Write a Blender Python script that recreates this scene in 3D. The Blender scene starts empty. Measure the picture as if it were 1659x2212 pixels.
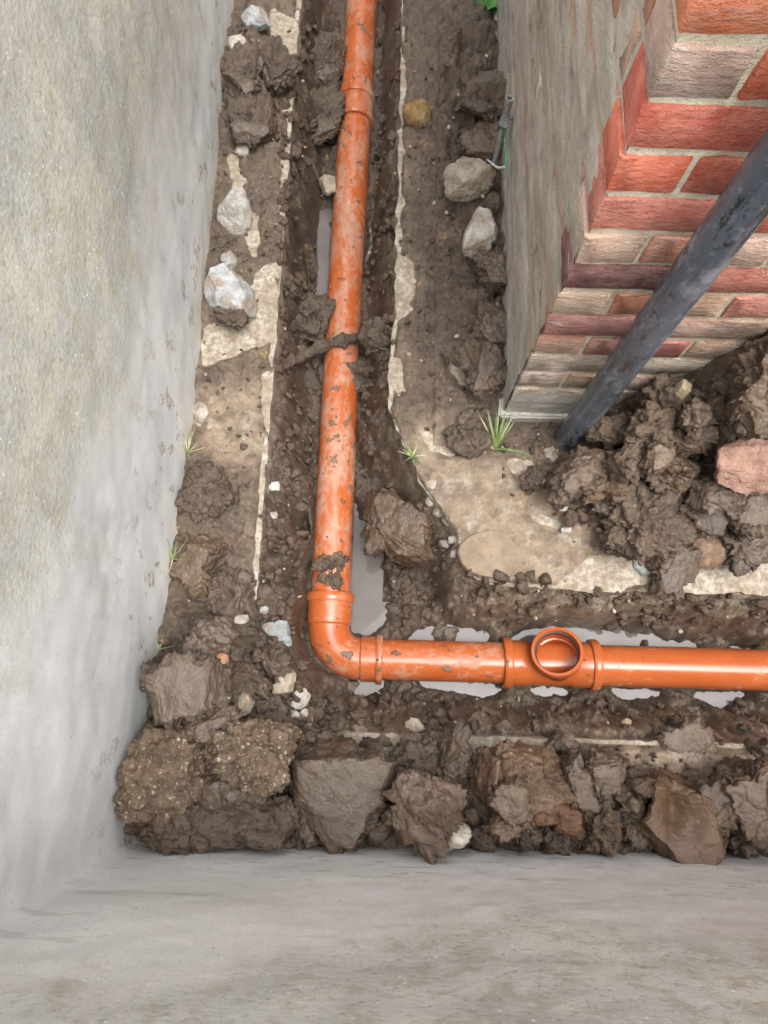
import bpy, bmesh, math, random
import numpy as np
from mathutils import Matrix, Vector

scene = bpy.context.scene
COL = scene.collection

# ------------------------------------------------------------------ camera
FPX, CX, CY, HC = 1480.0, 829.5, 1106.0, 1.70      # a 1659 x 2212 picture
NAD = (821.0, 1485.0)                               # where straight-down falls
YAW = math.radians(1.6)
_d = np.array([NAD[0]-CX, -(NAD[1]-CY), -FPX]); _d /= np.linalg.norm(_d)
_Z = -_d; _X = np.array([1., 0, 0]) - _Z*_Z[0]; _X /= np.linalg.norm(_X); _Y = np.cross(_Z, _X)
_c, _s = math.cos(YAW), math.sin(YAW)
RC = np.array([[_c, -_s, 0], [_s, _c, 0], [0, 0, 1]]) @ np.array([_X, _Y, _Z])
cam = bpy.data.cameras.new('camera'); camo = bpy.data.objects.new('camera', cam); COL.objects.link(camo)
cam.sensor_fit = 'HORIZONTAL'; cam.sensor_width = 36.0; cam.lens = FPX/1659*36
cam.clip_start = 0.02; cam.clip_end = 200
M4 = Matrix.Identity(4)
for i in range(3):
    for j in range(3):
        M4[i][j] = float(RC[i, j])
M4[2][3] = HC
camo.matrix_world = M4
scene.camera = camo

# ------------------------------------------------------------------ sky, sun, exposure
SUN_EL, SUN_AZ = math.radians(74), math.radians(125)    # azimuth from +Y towards +X
world = bpy.data.worlds.new('World'); scene.world = world; world.use_nodes = True
wn = world.node_tree; wn.nodes.clear()
sky = wn.nodes.new('ShaderNodeTexSky'); sky.sky_type = 'NISHITA'; sky.sun_disc = False
sky.sun_elevation = SUN_EL; sky.sun_rotation = SUN_AZ
sky.air_density = 1.0; sky.dust_density = 4.0; sky.ozone_density = 1.0
hs = wn.nodes.new('ShaderNodeHueSaturation'); hs.inputs['Saturation'].default_value = 0.14
bg = wn.nodes.new('ShaderNodeBackground'); bg.inputs['Strength'].default_value = 0.15
wo = wn.nodes.new('ShaderNodeOutputWorld')
wn.links.new(sky.outputs[0], hs.inputs['Color']); wn.links.new(hs.outputs[0], bg.inputs[0]); wn.links.new(bg.outputs[0], wo.inputs[0])
sl = bpy.data.lights.new('sun', 'SUN'); sl.energy = 0.7; sl.angle = math.radians(40); sl.color = (1, 0.965, 0.91)
so = bpy.data.objects.new('sun', sl); COL.objects.link(so)
sdir = Vector((math.sin(SUN_AZ)*math.cos(SUN_EL), math.cos(SUN_AZ)*math.cos(SUN_EL), math.sin(SUN_EL)))
so.rotation_euler = sdir.to_track_quat('Z', 'Y').to_euler(); so.location = sdir*6
vs = scene.view_settings
vs.view_transform = 'Standard'; vs.look = 'None'; vs.gamma = 1; vs.use_curve_mapping = False
vs.exposure = 1.8
scene.cycles.max_bounces = 5; scene.cycles.diffuse_bounces = 3; scene.cycles.glossy_bounces = 2; scene.cycles.transmission_bounces = 1; scene.cycles.use_adaptive_sampling = True; scene.cycles.adaptive_threshold = .02

# ------------------------------------------------------------------ pixel <-> world
def P(x, y, z=0.0):
    r = RC @ np.array([x-CX, -(y-CY), -FPX]); t = (z-HC)/r[2]
    return r*t + np.array([0, 0, HC])
def Qa(X, Y, Z):
    A = RC.T
    dz = Z-HC
    cx = A[0, 0]*X+A[0, 1]*Y+A[0, 2]*dz; cy = A[1, 0]*X+A[1, 1]*Y+A[1, 2]*dz; cz = A[2, 0]*X+A[2, 1]*Y+A[2, 2]*dz
    return CX+FPX*cx/-cz, CY-FPX*cy/-cz

# ------------------------------------------------------------------ numpy noise
_rng = np.random.RandomState(7)
_G = _rng.normal(size=(256, 3)); _G /= np.linalg.norm(_G, axis=1)[:, None]
_PT = _rng.permutation(256).astype(np.int64)
def _h(i, j, k):
    return _PT[(_PT[(_PT[i & 255] + j) & 255] + k) & 255]
def perlin(x, y, z):
    x = np.asarray(x, float); y = np.asarray(y, float); z = np.asarray(z, float)+np.zeros_like(x)
    i = np.floor(x).astype(np.int64); j = np.floor(y).astype(np.int64); k = np.floor(z).astype(np.int64)
    fx, fy, fz = x-i, y-j, z-k
    u = fx*fx*fx*(fx*(fx*6-15)+10); v = fy*fy*fy*(fy*(fy*6-15)+10); w = fz*fz*fz*(fz*(fz*6-15)+10)
    r = 0
    for a in (0, 1):
        for b in (0, 1):
            for c in (0, 1):
                g = _G[_h(i+a, j+b, k+c)]
                d = g[..., 0]*(fx-a)+g[..., 1]*(fy-b)+g[..., 2]*(fz-c)
                r = r + d*(u if a else 1-u)*(v if b else 1-v)*(w if c else 1-w)
    return r*1.6
def fbm(x, y, z, o=4, g=0.5):
    r = 0; a = 1.0; f = 1.0
    for n in range(o):
        r = r + a*perlin(x*f+17.3*n, y*f+5.1*n, z*f+9.7*n); a *= g; f *= 2.03
    return r
def _hf(i, j, k, s):
    return _PT[(_h(i, j, k)+s) & 255]/255.0
def crumbs2(X, Y, cell, seed):
    x = X/cell; y = Y/cell; i0 = np.floor(x).astype(np.int64); j0 = np.floor(y).astype(np.int64)
    best = np.zeros_like(x)
    for a in (-1, 0, 1):
        for b in (-1, 0, 1):
            i = i0+a; j = j0+b
            px = i+.15+.7*_hf(i, j, 3, seed); py = j+.15+.7*_hf(i, j, 3, seed+61)
            r = .28+.62*_hf(i, j, 3, seed+137)**1.5
            sq = .7+.6*_hf(i, j, 3, seed+23)
            d2 = (x-px)**2*sq+(y-py)**2/sq
            best = np.maximum(best, np.sqrt(np.maximum(0, r*r-d2))*(.4+.6*_hf(i, j, 3, seed+91)))
    return best*cell
def crumbs3(X, Y, Z, cell, seed):
    x, y, z = X/cell, Y/cell, Z/cell
    i0 = np.floor(x).astype(np.int64); j0 = np.floor(y).astype(np.int64); k0 = np.floor(z).astype(np.int64)
    best = np.zeros_like(x)
    for a in (-1, 0, 1):
        for b in (-1, 0, 1):
            for c in (-1, 0, 1):
                i, j, k = i0+a, j0+b, k0+c
                d2 = (x-i-.15-.7*_hf(i, j, k, seed))**2+(y-j-.15-.7*_hf(i, j, k, seed+61))**2+(z-k-.15-.7*_hf(i, j, k, seed+33))**2
                r = .3+.55*_hf(i, j, k, seed+137)
                best = np.maximum(best, np.sqrt(np.maximum(0, r*r-d2)))
    return best*cell
def inpoly(X, Y, poly):
    ins = np.zeros(X.shape, bool); n = len(poly)
    for a in range(n):
        x1, y1 = poly[a]; x2, y2 = poly[(a+1) % n]
        if y1 == y2: continue
        c = ((Y < y1) != (Y < y2)) & (X < (x2-x1)*(Y-y1)/(y2-y1)+x1)
        ins ^= c
    return ins
def blur(M, r):
    if r < 1: return M.astype(float)
    M = M.astype(float)
    for _ in range(2):
        for ax in (0, 1):
            c = np.cumsum(np.pad(M, [(r+1, r) if q == ax else (0, 0) for q in (0, 1)], mode='edge'), axis=ax)
            n = M.shape[ax]
            hi = np.take(c, np.arange(2*r+1, 2*r+1+n), axis=ax); lo = np.take(c, np.arange(0, n), axis=ax)
            M = (hi-lo)/(2*r+1)
    return M
def sstep(a, b, x):
    t = np.clip((x-a)/(b-a), 0, 1); return t*t*(3-2*t)

# ------------------------------------------------------------------ object helpers
def link(name, me, mat=None, parent=None, loc=None, label=None, cat=None, group=None, kind=None, color=None):
    o = bpy.data.objects.new(name, me); COL.objects.link(o)
    if mat is not None and me is not None and len(me.materials) == 0: me.materials.append(mat)
    if loc is not None: o.location = [float(v) for v in loc]
    if parent is not None: o.parent = parent
    if label: o['label'] = label
    if cat: o['category'] = cat
    if group: o['group'] = group
    if kind: o['kind'] = kind
    if color is not None: o.color = (*color, 1)
    return o
def empty(name, loc, label, cat, group=None):
    o = link(name, None, loc=loc, label=label, cat=cat, group=group); o.empty_display_size = .05
    return o
def npmesh(name, V, Fc, smooth=True, attrs=None):
    V = np.asarray(V, np.float32); Fc = np.asarray(Fc, np.int32); n, k = Fc.shape
    me = bpy.data.meshes.new(name)
    me.vertices.add(len(V)); me.vertices.foreach_set('co', V.ravel())
    me.loops.add(n*k); me.loops.foreach_set('vertex_index', Fc.ravel())
    me.polygons.add(n); me.polygons.foreach_set('loop_start', np.arange(0, n*k, k, dtype=np.int32))
    me.update(calc_edges=True)
    me.polygons.foreach_set('use_smooth', np.full(n, smooth, bool))
    for a, val in (attrs or {}).items():
        at = me.attributes.new(a, 'FLOAT', 'POINT'); at.data.foreach_set('value', np.asarray(val, np.float32).ravel())
    me.update()
    return me
def gridfaces(ny, nx):
    i = np.arange((ny-1)*nx).reshape(ny-1, nx)[:, :-1].ravel()
    return np.stack([i, i+1, i+nx+1, i+nx], 1)
def sweep(rings, segs=56, cap0=False, cap1=False, up=(0, 0, 1), wob=0.0):
    """rings: (centre, tangent, radius)"""
    V = []; F = []
    for c, t, r in rings:
        t = Vector(t).normalized(); u = Vector(up)
        if abs(t.dot(u)) > .95: u = Vector((0, 1, 0))
        a = t.cross(u).normalized(); b = a.cross(t).normalized()
        for k in range(segs):
            th = 2*math.pi*k/segs
            V.append(Vector(c)+(a*math.cos(th)+b*math.sin(th))*r)
    n = len(rings)
    for i in range(n-1):
        for k in range(segs):
            k2 = (k+1) % segs
            F.append((i*segs+k, i*segs+k2, (i+1)*segs+k2, (i+1)*segs+k))
    if cap0: F.append(tuple(range(segs))[::-1])
    if cap1: F.append(tuple((n-1)*segs+k for k in range(segs)))
    return [tuple(v) for v in V], F
def pymesh(name, V, F, smooth=True, sharp=35):
    me = bpy.data.meshes.new(name); me.from_pydata(V, [], F); me.update()
    bm = bmesh.new(); bm.from_mesh(me); bmesh.ops.recalc_face_normals(bm, faces=bm.faces); bm.to_mesh(me); bm.free()
    if smooth:
        me.polygons.foreach_set('use_smooth', np.full(len(me.polygons), True))
        if sharp: me.set_sharp_from_angle(angle=math.radians(sharp))
    me.update(); return me
def boxmesh(name, x0, x1, y0, y1, z0, z1, bev=0.0, seg=1):
    bm = bmesh.new(); bmesh.ops.create_cube(bm, size=1)
    for v in bm.verts:
        v.co = Vector((x0 if v.co.x < 0 else x1, y0 if v.co.y < 0 else y1, z0 if v.co.z < 0 else z1))
    if bev: bmesh.ops.bevel(bm, geom=bm.edges[:], offset=bev, segments=seg, affect='EDGES')
    me = bpy.data.meshes.new(name); bm.to_mesh(me); bm.free(); return me

WX, WY = -.517, -.333             # faces of the two retaining walls
WZ = -.264                        # water level
# ------------------------------------------------------------------ materials
class Mat:
    def __init__(s, name):
        s.m = bpy.data.materials.new(name); s.m.use_nodes = True; s.t = s.m.node_tree; s.n = s.t.nodes
        s.b = s.n['Principled BSDF']; s.pos = s.N('ShaderNodeNewGeometry').outputs['Position']
    def N(s, typ, **kw):
        nd = s.n.new(typ)
        for k, v in kw.items(): setattr(nd, k, v)
        return nd
    def L(s, a, b):
        if hasattr(a, 'is_linked') or isinstance(a, bpy.types.NodeSocket): s.t.links.new(a, b)
        else: b.default_value = a
    def scalepos(s, v, off=(0, 0, 0)):
        m = s.N('ShaderNodeMapping'); m.inputs['Scale'].default_value = v; m.inputs['Location'].default_value = off
        s.L(s.pos, m.inputs['Vector']); return m.outputs[0]
    def noise(s, scale, detail=4, rough=.55, vec=None, dist=0.0):
        n = s.N('ShaderNodeTexNoise'); n.inputs['Scale'].default_value = scale; n.inputs['Detail'].default_value = detail
        n.inputs['Roughness'].default_value = rough; n.inputs['Distortion'].default_value = dist
        s.L(vec or s.pos, n.inputs['Vector']); return n.outputs['Fac']
    def voro(s, scale, feature='F1', vec=None, out='Distance'):
        n = s.N('ShaderNodeTexVoronoi', feature=feature); n.inputs['Scale'].default_value = scale
        s.L(vec or s.pos, n.inputs['Vector']); return n.outputs[out]
    def ramp(s, f, a, b, lo=0.0, hi=1.0):
        n = s.N('ShaderNodeMapRange', interpolation_type='SMOOTHSTEP'); s.L(f, n.inputs[0])
        n.inputs[1].default_value = a; n.inputs[2].default_value = b; n.inputs[3].default_value = lo; n.inputs[4].default_value = hi
        return n.outputs[0]
    def math(s, op, a, b=0.0):
        n = s.N('ShaderNodeMath', operation=op); s.L(a, n.inputs[0]); s.L(b, n.inputs[1]); return n.outputs[0]
    def mix(s, f, a, b, mode='MIX'):
        n = s.N('ShaderNodeMix', data_type='RGBA', blend_type=mode)
        s.L(f, n.inputs[0])
        s.L(a if not isinstance(a, tuple) else (*a, 1), n.inputs[6]); s.L(b if not isinstance(b, tuple) else (*b, 1), n.inputs[7])
        return n.outputs[2]
    def attr(s, name, typ='GEOMETRY', out='Fac'):
        n = s.N('ShaderNodeAttribute', attribute_type=typ, attribute_name=name); return n.outputs[out]
    def sep(s, ax):
        n = s.N('ShaderNodeSeparateXYZ'); s.L(s.pos, n.inputs[0]); return n.outputs[ax]
    def objcol(s):
        return s.N('ShaderNodeObjectInfo').outputs['Color']
    def bump(s, h, dist, strength=1.0, nrm=None):
        n = s.N('ShaderNodeBump'); n.inputs['Distance'].default_value = dist; s.L(strength, n.inputs['Strength']); s.L(h, n.inputs['Height'])
        if nrm is not None: s.L(nrm, n.inputs['Normal'])
        return n.outputs[0]
    def out(s, col=None, rough=None, nrm=None, spec=None, **kw):
        if col is not None: s.L(col if not isinstance(col, tuple) else (*col, 1), s.b.inputs['Base Color'])
        if rough is not None: s.L(rough, s.b.inputs['Roughness'])
        if nrm is not None: s.L(nrm, s.b.inputs['Normal'])
        if spec is not None: s.L(spec, s.b.inputs['Specular IOR Level'])
        for k, v in kw.items(): s.L(v, s.b.inputs[k])
        return s.m

def mud_material(name, ground):
    m = Mat(name)
    big = m.noise(9, 3, .6); mid = m.noise(38, 4, .65); fin = m.noise(150, 4, .65)
    c = m.mix(m.ramp(mid, .34, .68), (.052, .036, .025), (.108, .077, .053))
    c = m.mix(m.ramp(big, .4, .7, 0, .5), c, (.128, .092, .063))
    c = m.mix(m.ramp(fin, .56, .76, 0, .5), c, (.185, .138, .097))
    c = m.mix(m.ramp(fin, .28, .44, .55, 0), c, (.026, .018, .012))
    sm = m.attr('smoothness')
    if ground:
        tan = m.attr('tan')
        t2 = m.math('MULTIPLY', tan, m.ramp(m.noise(24, 5, .65), .3, .6, .35, 1.0))
        c = m.mix(t2, c, m.mix(m.ramp(m.noise(17, 5, .7, vec=m.scalepos((1, 1, 1), (2, 5, 1))), .52, .64, 0, .75), m.mix(m.ramp(mid, .35, .7), (.20, .145, .098), (.30, .228, .16)), (.38, .335, .265)))
        wet = m.ramp(m.sep(2), WZ+.035, WZ+.004)
        c = m.mix(m.math('MULTIPLY', wet, .45), c, (.055, .040, .030))
        och = m.math('MULTIPLY', m.ramp(m.noise(16, 3, .5, vec=m.scalepos((1, 1, 1), (3, 1, 2))), .66, .74), m.ramp(m.noise(90, 3, .6), .45, .6))
        c = m.mix(m.math('MULTIPLY', och, .8), c, (.36, .22, .075))
        # fine pale grit
        gm = m.math('MULTIPLY', m.ramp(m.voro(230), .16, .10), m.ramp(m.noise(30, 3), .5, .66))
        c = m.mix(m.math('MULTIPLY', gm, .75), c, (.42, .36, .28))
    else:
        c = m.mix(m.math('MULTIPLY', sm, .75), c, m.mix(m.ramp(m.noise(50, 4, .6), .35, .7), (.076, .054, .038), (.112, .082, .058)))
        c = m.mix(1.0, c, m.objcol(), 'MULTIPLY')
        gr = m.attr('grit', 'OBJECT')
        gm = m.math('MULTIPLY', m.ramp(m.voro(80), .36, .22), m.ramp(m.noise(30, 3), .46, .56))
        gm2 = m.math('MULTIPLY', m.ramp(m.voro(240), .3, .2), m.ramp(m.noise(60, 3), .4, .55))
        gm = m.math('MAXIMUM', gm, gm2)
        c = m.mix(m.math('MULTIPLY', gm, gr), c, m.mix(m.voro(105, out='Color'), (.25, .195, .14), (.42, .36, .275)))
    hgt = fin
    st = m.math('SUBTRACT', 1.0, m.math('MULTIPLY', sm, .5))
    nr = m.bump(hgt, .0065, m.math('MULTIPLY', st, 1.0))
    ro = m.ramp(big, .35, .65, .31, .58)
    ro = m.math('SUBTRACT', ro, m.math('MULTIPLY', sm, .10))
    if ground: ro = m.math('SUBTRACT', ro, m.math('MULTIPLY', wet, .22))
    return m.out(c, ro, nr, .5)
MUD = mud_material('clod_mud', False)
MUDG = mud_material('ground_mud', True)

def concrete_slab():
    m = Mat('pale_concrete')
    n1 = m.noise(14, 5, .65); n2 = m.noise(70, 5, .65); n3 = m.noise(320, 3)
    c = m.mix(m.ramp(n1, .35, .68), (.29, .25, .19), (.43, .395, .33))
    c = m.mix(m.ramp(n2, .43, .60, 0, .75), c, (.21, .158, .112))
    c = m.mix(m.ramp(m.noise(30, 5, .7, vec=m.scalepos((1, 1, 1), (4, 1, 7))), .46, .62, 0, .7), c, (.185, .136, .094))
    c = m.mix(m.ramp(m.voro(60), .12, .05, 0, .7), c, (.20, .155, .115))
    nr = m.bump(m.math('ADD', n2, m.math('MULTIPLY', n3, .5)), .004, .8)
    return m.out(c, .85, nr, .3)
SLAB = concrete_slab()

def wall_render(name, horiz):
    # trowelled cement skim below, old pebbly algae-stained concrete above
    m = Mat(name)
    st = (.9, .9, 4.0) if not horiz else (1.0, 1.0, 4.5)
    z = m.sep(2)
    edge = m.noise(3.2, 5, .6, vec=m.scalepos((1, 1, .6), (2, 1, 0)))
    strk = m.noise(22, 4, .6, vec=m.scalepos((1, 1, .22), (1, 4, 0)))
    lim = m.math('ADD', z, m.math('ADD', m.math('MULTIPLY', m.math('SUBTRACT', edge, .5), .50), m.math('MULTIPLY', m.math('SUBTRACT', strk, .5), .16)))
    if horiz: thr = m.ramp(m.sep(0), .25, -.5, 0, .30)
    else: thr = m.ramp(m.sep(1), .75, -.25, 0, .42)
    lim = m.math('SUBTRACT', lim, thr)
    up = m.ramp(lim, .42 if horiz else .28, .66 if horiz else .56)
    a1 = m.noise(7, 6, .65); a2 = m.noise(26, 5, .65); a3 = m.noise(95, 4, .65)
    sk = m.noise(3, 4, .6, vec=m.scalepos((1.6, 1.6, 3) if horiz else (2, 2, 1.2)))
    smooth = m.mix(m.ramp(sk, .3, .7), *(((.67, .665, .65), (.76, .75, .73)) if horiz else ((.53, .54, .54), (.64, .64, .63))))
    smooth = m.mix(m.ramp(a3, .5, .75, 0, .35), smooth, (.45, .445, .425))
    smooth = m.mix(m.ramp(a3, .66, .74, 0, .4), smooth, (.38, .36, .33))
    # damp grey-brown trowel streaks
    sv = m.scalepos((2.0, 2.0, 9) if horiz else (9, 2.6, 1.3), (.3, .1, .2))
    dm = m.ramp(m.noise(2.1, 5, .65, vec=sv), .60, .66, 0, .38)
    smooth = m.mix(dm, smooth, (.37, .36, .33))
    mv = m.scalepos((5, 5, 26) if horiz else (5, 5, 4.5), (5.3, 2.1, 1.2))
    low = m.ramp(z, .55, .10)
    mk = m.math('MULTIPLY', m.math('MULTIPLY', m.ramp(m.noise(2.6, 5, .62, vec=mv), .585, .62), low), m.ramp(a3, .38, .55))
    smooth = m.mix(m.math('MULTIPLY', mk, .8), smooth, (.24, .17, .115))
    base = m.mix(m.ramp(z, .16, .05, 0, 1), smooth, m.mix(m.ramp(a2, .4, .65), smooth, (.62, .57, .48)))
    rough = m.mix(m.ramp(a1, .34, .66), *(((.53, .53, .50), (.60, .585, .51)) if horiz else ((.40, .405, .375), (.49, .47, .385))))
    rough = m.mix(m.ramp(a2, .46, .66, 0, .65), rough, (.36, .325, .225))
    rough = m.mix(m.ramp(m.noise(2.4, 5, .6, vec=m.scalepos((1, 1, 1), (9, 3, 4))), .48, .66, 0, .6), rough, (.31, .31, .29))
    rough = m.mix(m.ramp(a3, .54, .72, 0, .6), rough, (.60, .57, .47))
    rough = m.mix(m.ramp(a3, .46, .30, 0, .55), rough, (.23, .215, .165))
    sp = m.math('MULTIPLY', m.ramp(m.voro(75), .22, .10), m.ramp(m.noise(18, 3), .48, .62))
    rough = m.mix(m.math('MULTIPLY', sp, .85), rough, (.80, .78, .72))
    c = m.mix(up, base, rough)
    gn = m.noise(420, 2, .6)
    c = m.mix(m.ramp(gn, .3, .7, .0, .32), c, (.30, .295, .275))
    c = m.mix(m.ramp(m.noise(60, 2), .72, .76, 0, .6), c, (.26, .22, .17))
    hb = a3
    stg = m.ramp(up, 0, 1, .05, .32)
    hh = m.math('ADD', m.math('MULTIPLY', hb, stg), m.math('MULTIPLY', sk, .03))
    nr = m.bump(hh, .008, .8)
    return m.out(c, m.ramp(up, 0, 1, .62, .88), nr, .35)
WALLV = wall_render('left_wall_render', False)
WALLH = wall_render('near_wall_render', True)

def brick_mat():
    m = Mat('old_brick')
    n1 = m.noise(22, 5, .65); n2 = m.noise(85, 5, .65, vec=m.scalepos((.6, .6, 1.5))); n3 = m.noise(330, 3)
    oc = m.objcol()
    c = m.mix(m.ramp(n1, .3, .7), m.mix(1.0, oc, (.80, .78, .78), 'MULTIPLY'), m.mix(.22, oc, (.70, .45, .34)))
    c = m.mix(m.ramp(n2, .60, .76, 0, .35), c, (.55, .42, .33))
    c = m.mix(m.ramp(n2, .40, .28, 0, .65), c, (.10, .05, .04))
    film = m.attr('film', 'OBJECT')
    z = m.sep(2)
    f1 = m.noise(13, 7, .74, vec=m.scalepos((.6, .6, 1.5), (2, 3, 1)), dist=.5)
    lowf = m.ramp(z, .66, .12, .04, .34)
    thr = m.math('ADD', m.math('ADD', f1, m.math('MULTIPLY', m.math('SUBTRACT', n2, .5), .35)), m.math('ADD', film, lowf))
    fm = m.ramp(thr, .52, .86)
    fc = m.mix(m.ramp(n1, .35, .65), (.40, .345, .265), (.57, .51, .42))
    c = m.mix(m.math('MULTIPLY', fm, .88), c, fc)
    h = m.math('ADD', m.math('ADD', m.math('MULTIPLY', n2, .9), m.math('MULTIPLY', n3, .4)), m.math('MULTIPLY', fm, .35))
    return m.out(c, .88, m.bump(h, .011, .9), .25)
BRICK = brick_mat()
def mortar_mat():
    m = Mat('sandy_mortar')
    n1 = m.noise(18, 5, .6); n2 = m.noise(110, 4, .65); n3 = m.noise(380, 3)
    c = m.mix(m.ramp(n1, .3, .7), (.47, .40, .28), (.66, .59, .45))
    c = m.mix(m.ramp(n2, .55, .75, 0, .5), c, (.62, .58, .50))
    c = m.mix(m.ramp(n2, .4, .25, 0, .5), c, (.22, .175, .12))
    return m.out(c, .92, m.bump(m.math('ADD', n2, m.math('MULTIPLY', n3, .6)), .006, .9), .2)
MORTAR = mortar_mat()
def render_mat():
    # grey-brown smeared cement over the side of the house
    m = Mat('smeared_cement')
    n1 = m.noise(6, 6, .65, vec=m.scalepos((1, .8, 1.5))); n2 = m.noise(20, 6, .7, vec=m.scalepos((1, .65, 1.2), (1, 2, 3)), dist=.6); n3 = m.noise(150, 4, .6)
    c = m.mix(m.ramp(n1, .3, .7), (.30, .262, .21), (.46, .415, .345))
    crs = m.noise(1.0, 3, .6, vec=m.scalepos((.5, 1.4, 24), (0, 0, .3)))
    c = m.mix(m.ramp(crs, .35, .65, 0, .5), c, (.34, .25, .175))
    c = m.mix(m.ramp(crs, .56, .70, 0, .65), c, (.42, .22, .135))
    c = m.mix(m.ramp(n2, .52, .68, 0, .7), c, (.43, .385, .315))
    c = m.mix(m.ramp(n2, .44, .3, 0, .85), c, (.165, .13, .10))
    c = m.mix(m.ramp(m.noise(9, 5, .7, vec=m.scalepos((1, 1, 1), (3, 3, 8))), .5, .68, 0, .55), c, (.24, .205, .165))
    g = m.ramp(m.math('ADD', m.sep(2), m.math('MULTIPLY', n1, .25)), .50, .22, 0, .75)
    c = m.mix(g, c, m.mix(m.ramp(n2, .35, .65), (.30, .29, .265), (.42, .405, .37)))
    c = m.mix(m.ramp(n3, .6, .75, 0, .4), c, (.62, .57, .48))
    h = m.math('ADD', m.math('MULTIPLY', n2, 1.2), m.math('MULTIPLY', n3, .5))
    return m.out(c, .88, m.bump(h, .008, .9), .25)
RENDER = render_mat()

def pipe_mat(name, dirt):
    m = Mat(name)
    v = m.scalepos((1, .55, 1) if dirt > .9 else (.6, 1, 1), (1.7, 3.3, .4))
    n1 = m.noise(10, 6, .68, vec=v, dist=.25); n2 = m.noise(58, 5, .65, vec=v); n3 = m.noise(30, 4, .6, vec=m.scalepos((1, 1, 1), (5, 8, 2)))
    c = m.mix(m.ramp(n1, .3, .7), (.36, .080, .020), (.425, .106, .029))
    film = m.math('ADD', n1, m.math('MULTIPLY', m.math('SUBTRACT', n2, .5), .55))
    f = m.ramp(film, .62-dirt*.22, .88-dirt*.18, 0, .78)
    c = m.mix(f, c, m.mix(m.ramp(n2, .35, .65), (.28, .172, .118), (.38, .26, .19)))
    scr = m.ramp(m.math('ABSOLUTE', m.math('SUBTRACT', m.noise(9, 3, .6, vec=m.scalepos((1, 1, 3), (3, 3, 3)), dist=1.5), .5)), .006, .002, 0, .25*dirt)
    c = m.mix(scr, c, (.66, .47, .36))
    sp = m.math('ADD', n3, m.math('MULTIPLY', m.math('SUBTRACT', n2, .5), .5))
    sp = m.math('ADD', sp, m.math('MULTIPLY', m.math('SUBTRACT', m.noise(5, 3, .6), .5), .35))
    mudf = m.ramp(sp, .735-dirt*.11, .785-dirt*.11)
    c = m.mix(m.math('MULTIPLY', mudf, .95), c, m.mix(n2, (.085, .058, .04), (.21, .15, .105)))
    allf = m.math('MAXIMUM', f, mudf)
    ro = m.ramp(allf, 0, .8, .22, .72)
    h = m.math('ADD', m.math('MULTIPLY', mudf, m.ramp(n2, .2, .8, .6, 1.2)), m.math('MULTIPLY', f, .08))
    return m.out(c, ro, m.bump(h, .004, .9), .5)
PIPED = pipe_mat('dirty_orange_plastic', 1.0)
PIPEM = pipe_mat('smeared_orange_plastic', .62)
PIPEC = pipe_mat('clean_orange_plastic', .27)
def simple(name, col, rough=.5, spec=.5, var=.25, scale=60, bumpd=.001, **kw):
    m = Mat(name); n = m.noise(scale, 4, .6)
    c = m.mix(m.ramp(n, .3, .7), tuple(v*(1-var) for v in col), tuple(min(1, v*(1+var)) for v in col))
    return m.out(c, rough, m.bump(n, bumpd, .6), spec, **kw)
RUBBER = simple('black_rubber', (.02, .02, .021), .55)
STEEL = simple('galvanised_steel', (.30, .30, .29), .5, .5, .35, 120, Metallic=.55)
DARKST = simple('dull_steel', (.16, .155, .15), .6, .5, .35, 120, Metallic=.4)
WIREG = simple('green_wire_sheath', (.09, .28, .16), .45)
WIREW = simple('pale_wire_sheath', (.55, .56, .50), .5)
def downpipe_mat():
    m = Mat('black_plastic')
    n1 = m.noise(9, 5, .65, vec=m.scalepos((1, 1, .35))); n2 = m.noise(60, 5, .65); n3 = m.noise(30, 4, .6, vec=m.scalepos((1, 1, 1), (4, 4, 4)))
    c = m.mix(m.ramp(n1, .2, .85), (.036, .040, .049), (.115, .130, .155))
    c = m.mix(m.ramp(m.noise(14, 6, .75, vec=m.scalepos((1, 1, .5), (6, 2, 1))), .50, .66, 0, .65), c, (.22, .24, .265))
    c = m.mix(m.ramp(n2, .56, .76, 0, .45), c, (.25, .26, .27))
    c = m.mix(m.ramp(m.noise(22, 6, .75, vec=m.scalepos((1, 1, .4), (1, 7, 3))), .55, .64, 0, .85), c, (.014, .015, .018))
    c = m.mix(m.ramp(n3, .70, .73, 0, .8), c, (.012, .012, .013))
    c = m.mix(m.ramp(m.math('ADD', m.sep(2), m.math('MULTIPLY', n2, .10)), .10, .02, 0, .8), c, (.13, .10, .075))
    scr = m.ramp(m.math('ABSOLUTE', m.math('SUBTRACT', m.noise(5, 2, .6, vec=m.scalepos((3, 3, .7)), dist=.5), .5)), .004, .001, 0, .15)
    return m.out(c, m.ramp(n1, .3, .7, .12, .28), m.bump(n2, .001, .4), .6)
BLACK = downpipe_mat()
def stone_mat():
    m = Mat('rubble_stone')
    n1 = m.noise(26, 5, .65); n2 = m.noise(110, 4, .65); n3 = m.noise(380, 3)
    oc = m.objcol()
    c = m.mix(m.ramp(n1, .35, .65), m.mix(1.0, oc, (.50, .46, .41), 'MULTIPLY'), m.mix(1.0, oc, (.82, .82, .82), 'MULTIPLY'))
    c = m.mix(m.ramp(m.noise(15, 4, .6, vec=m.scalepos((1, 1, 1), (3, 2, 6))), .52, .62, 0, .75), c, m.mix(n2, (.24, .17, .115), (.36, .27, .19)))
    c = m.mix(m.ramp(n2, .62, .78, 0, .5), c, (.70, .68, .62))
    c = m.mix(m.ramp(n2, .36, .26, 0, .5), c, (.14, .105, .08))
    return m.out(c, .82, m.bump(m.math('ADD', n2, m.math('MULTIPLY', n3, .5)), .006, .9), .3)
STONE = stone_mat()
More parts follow.
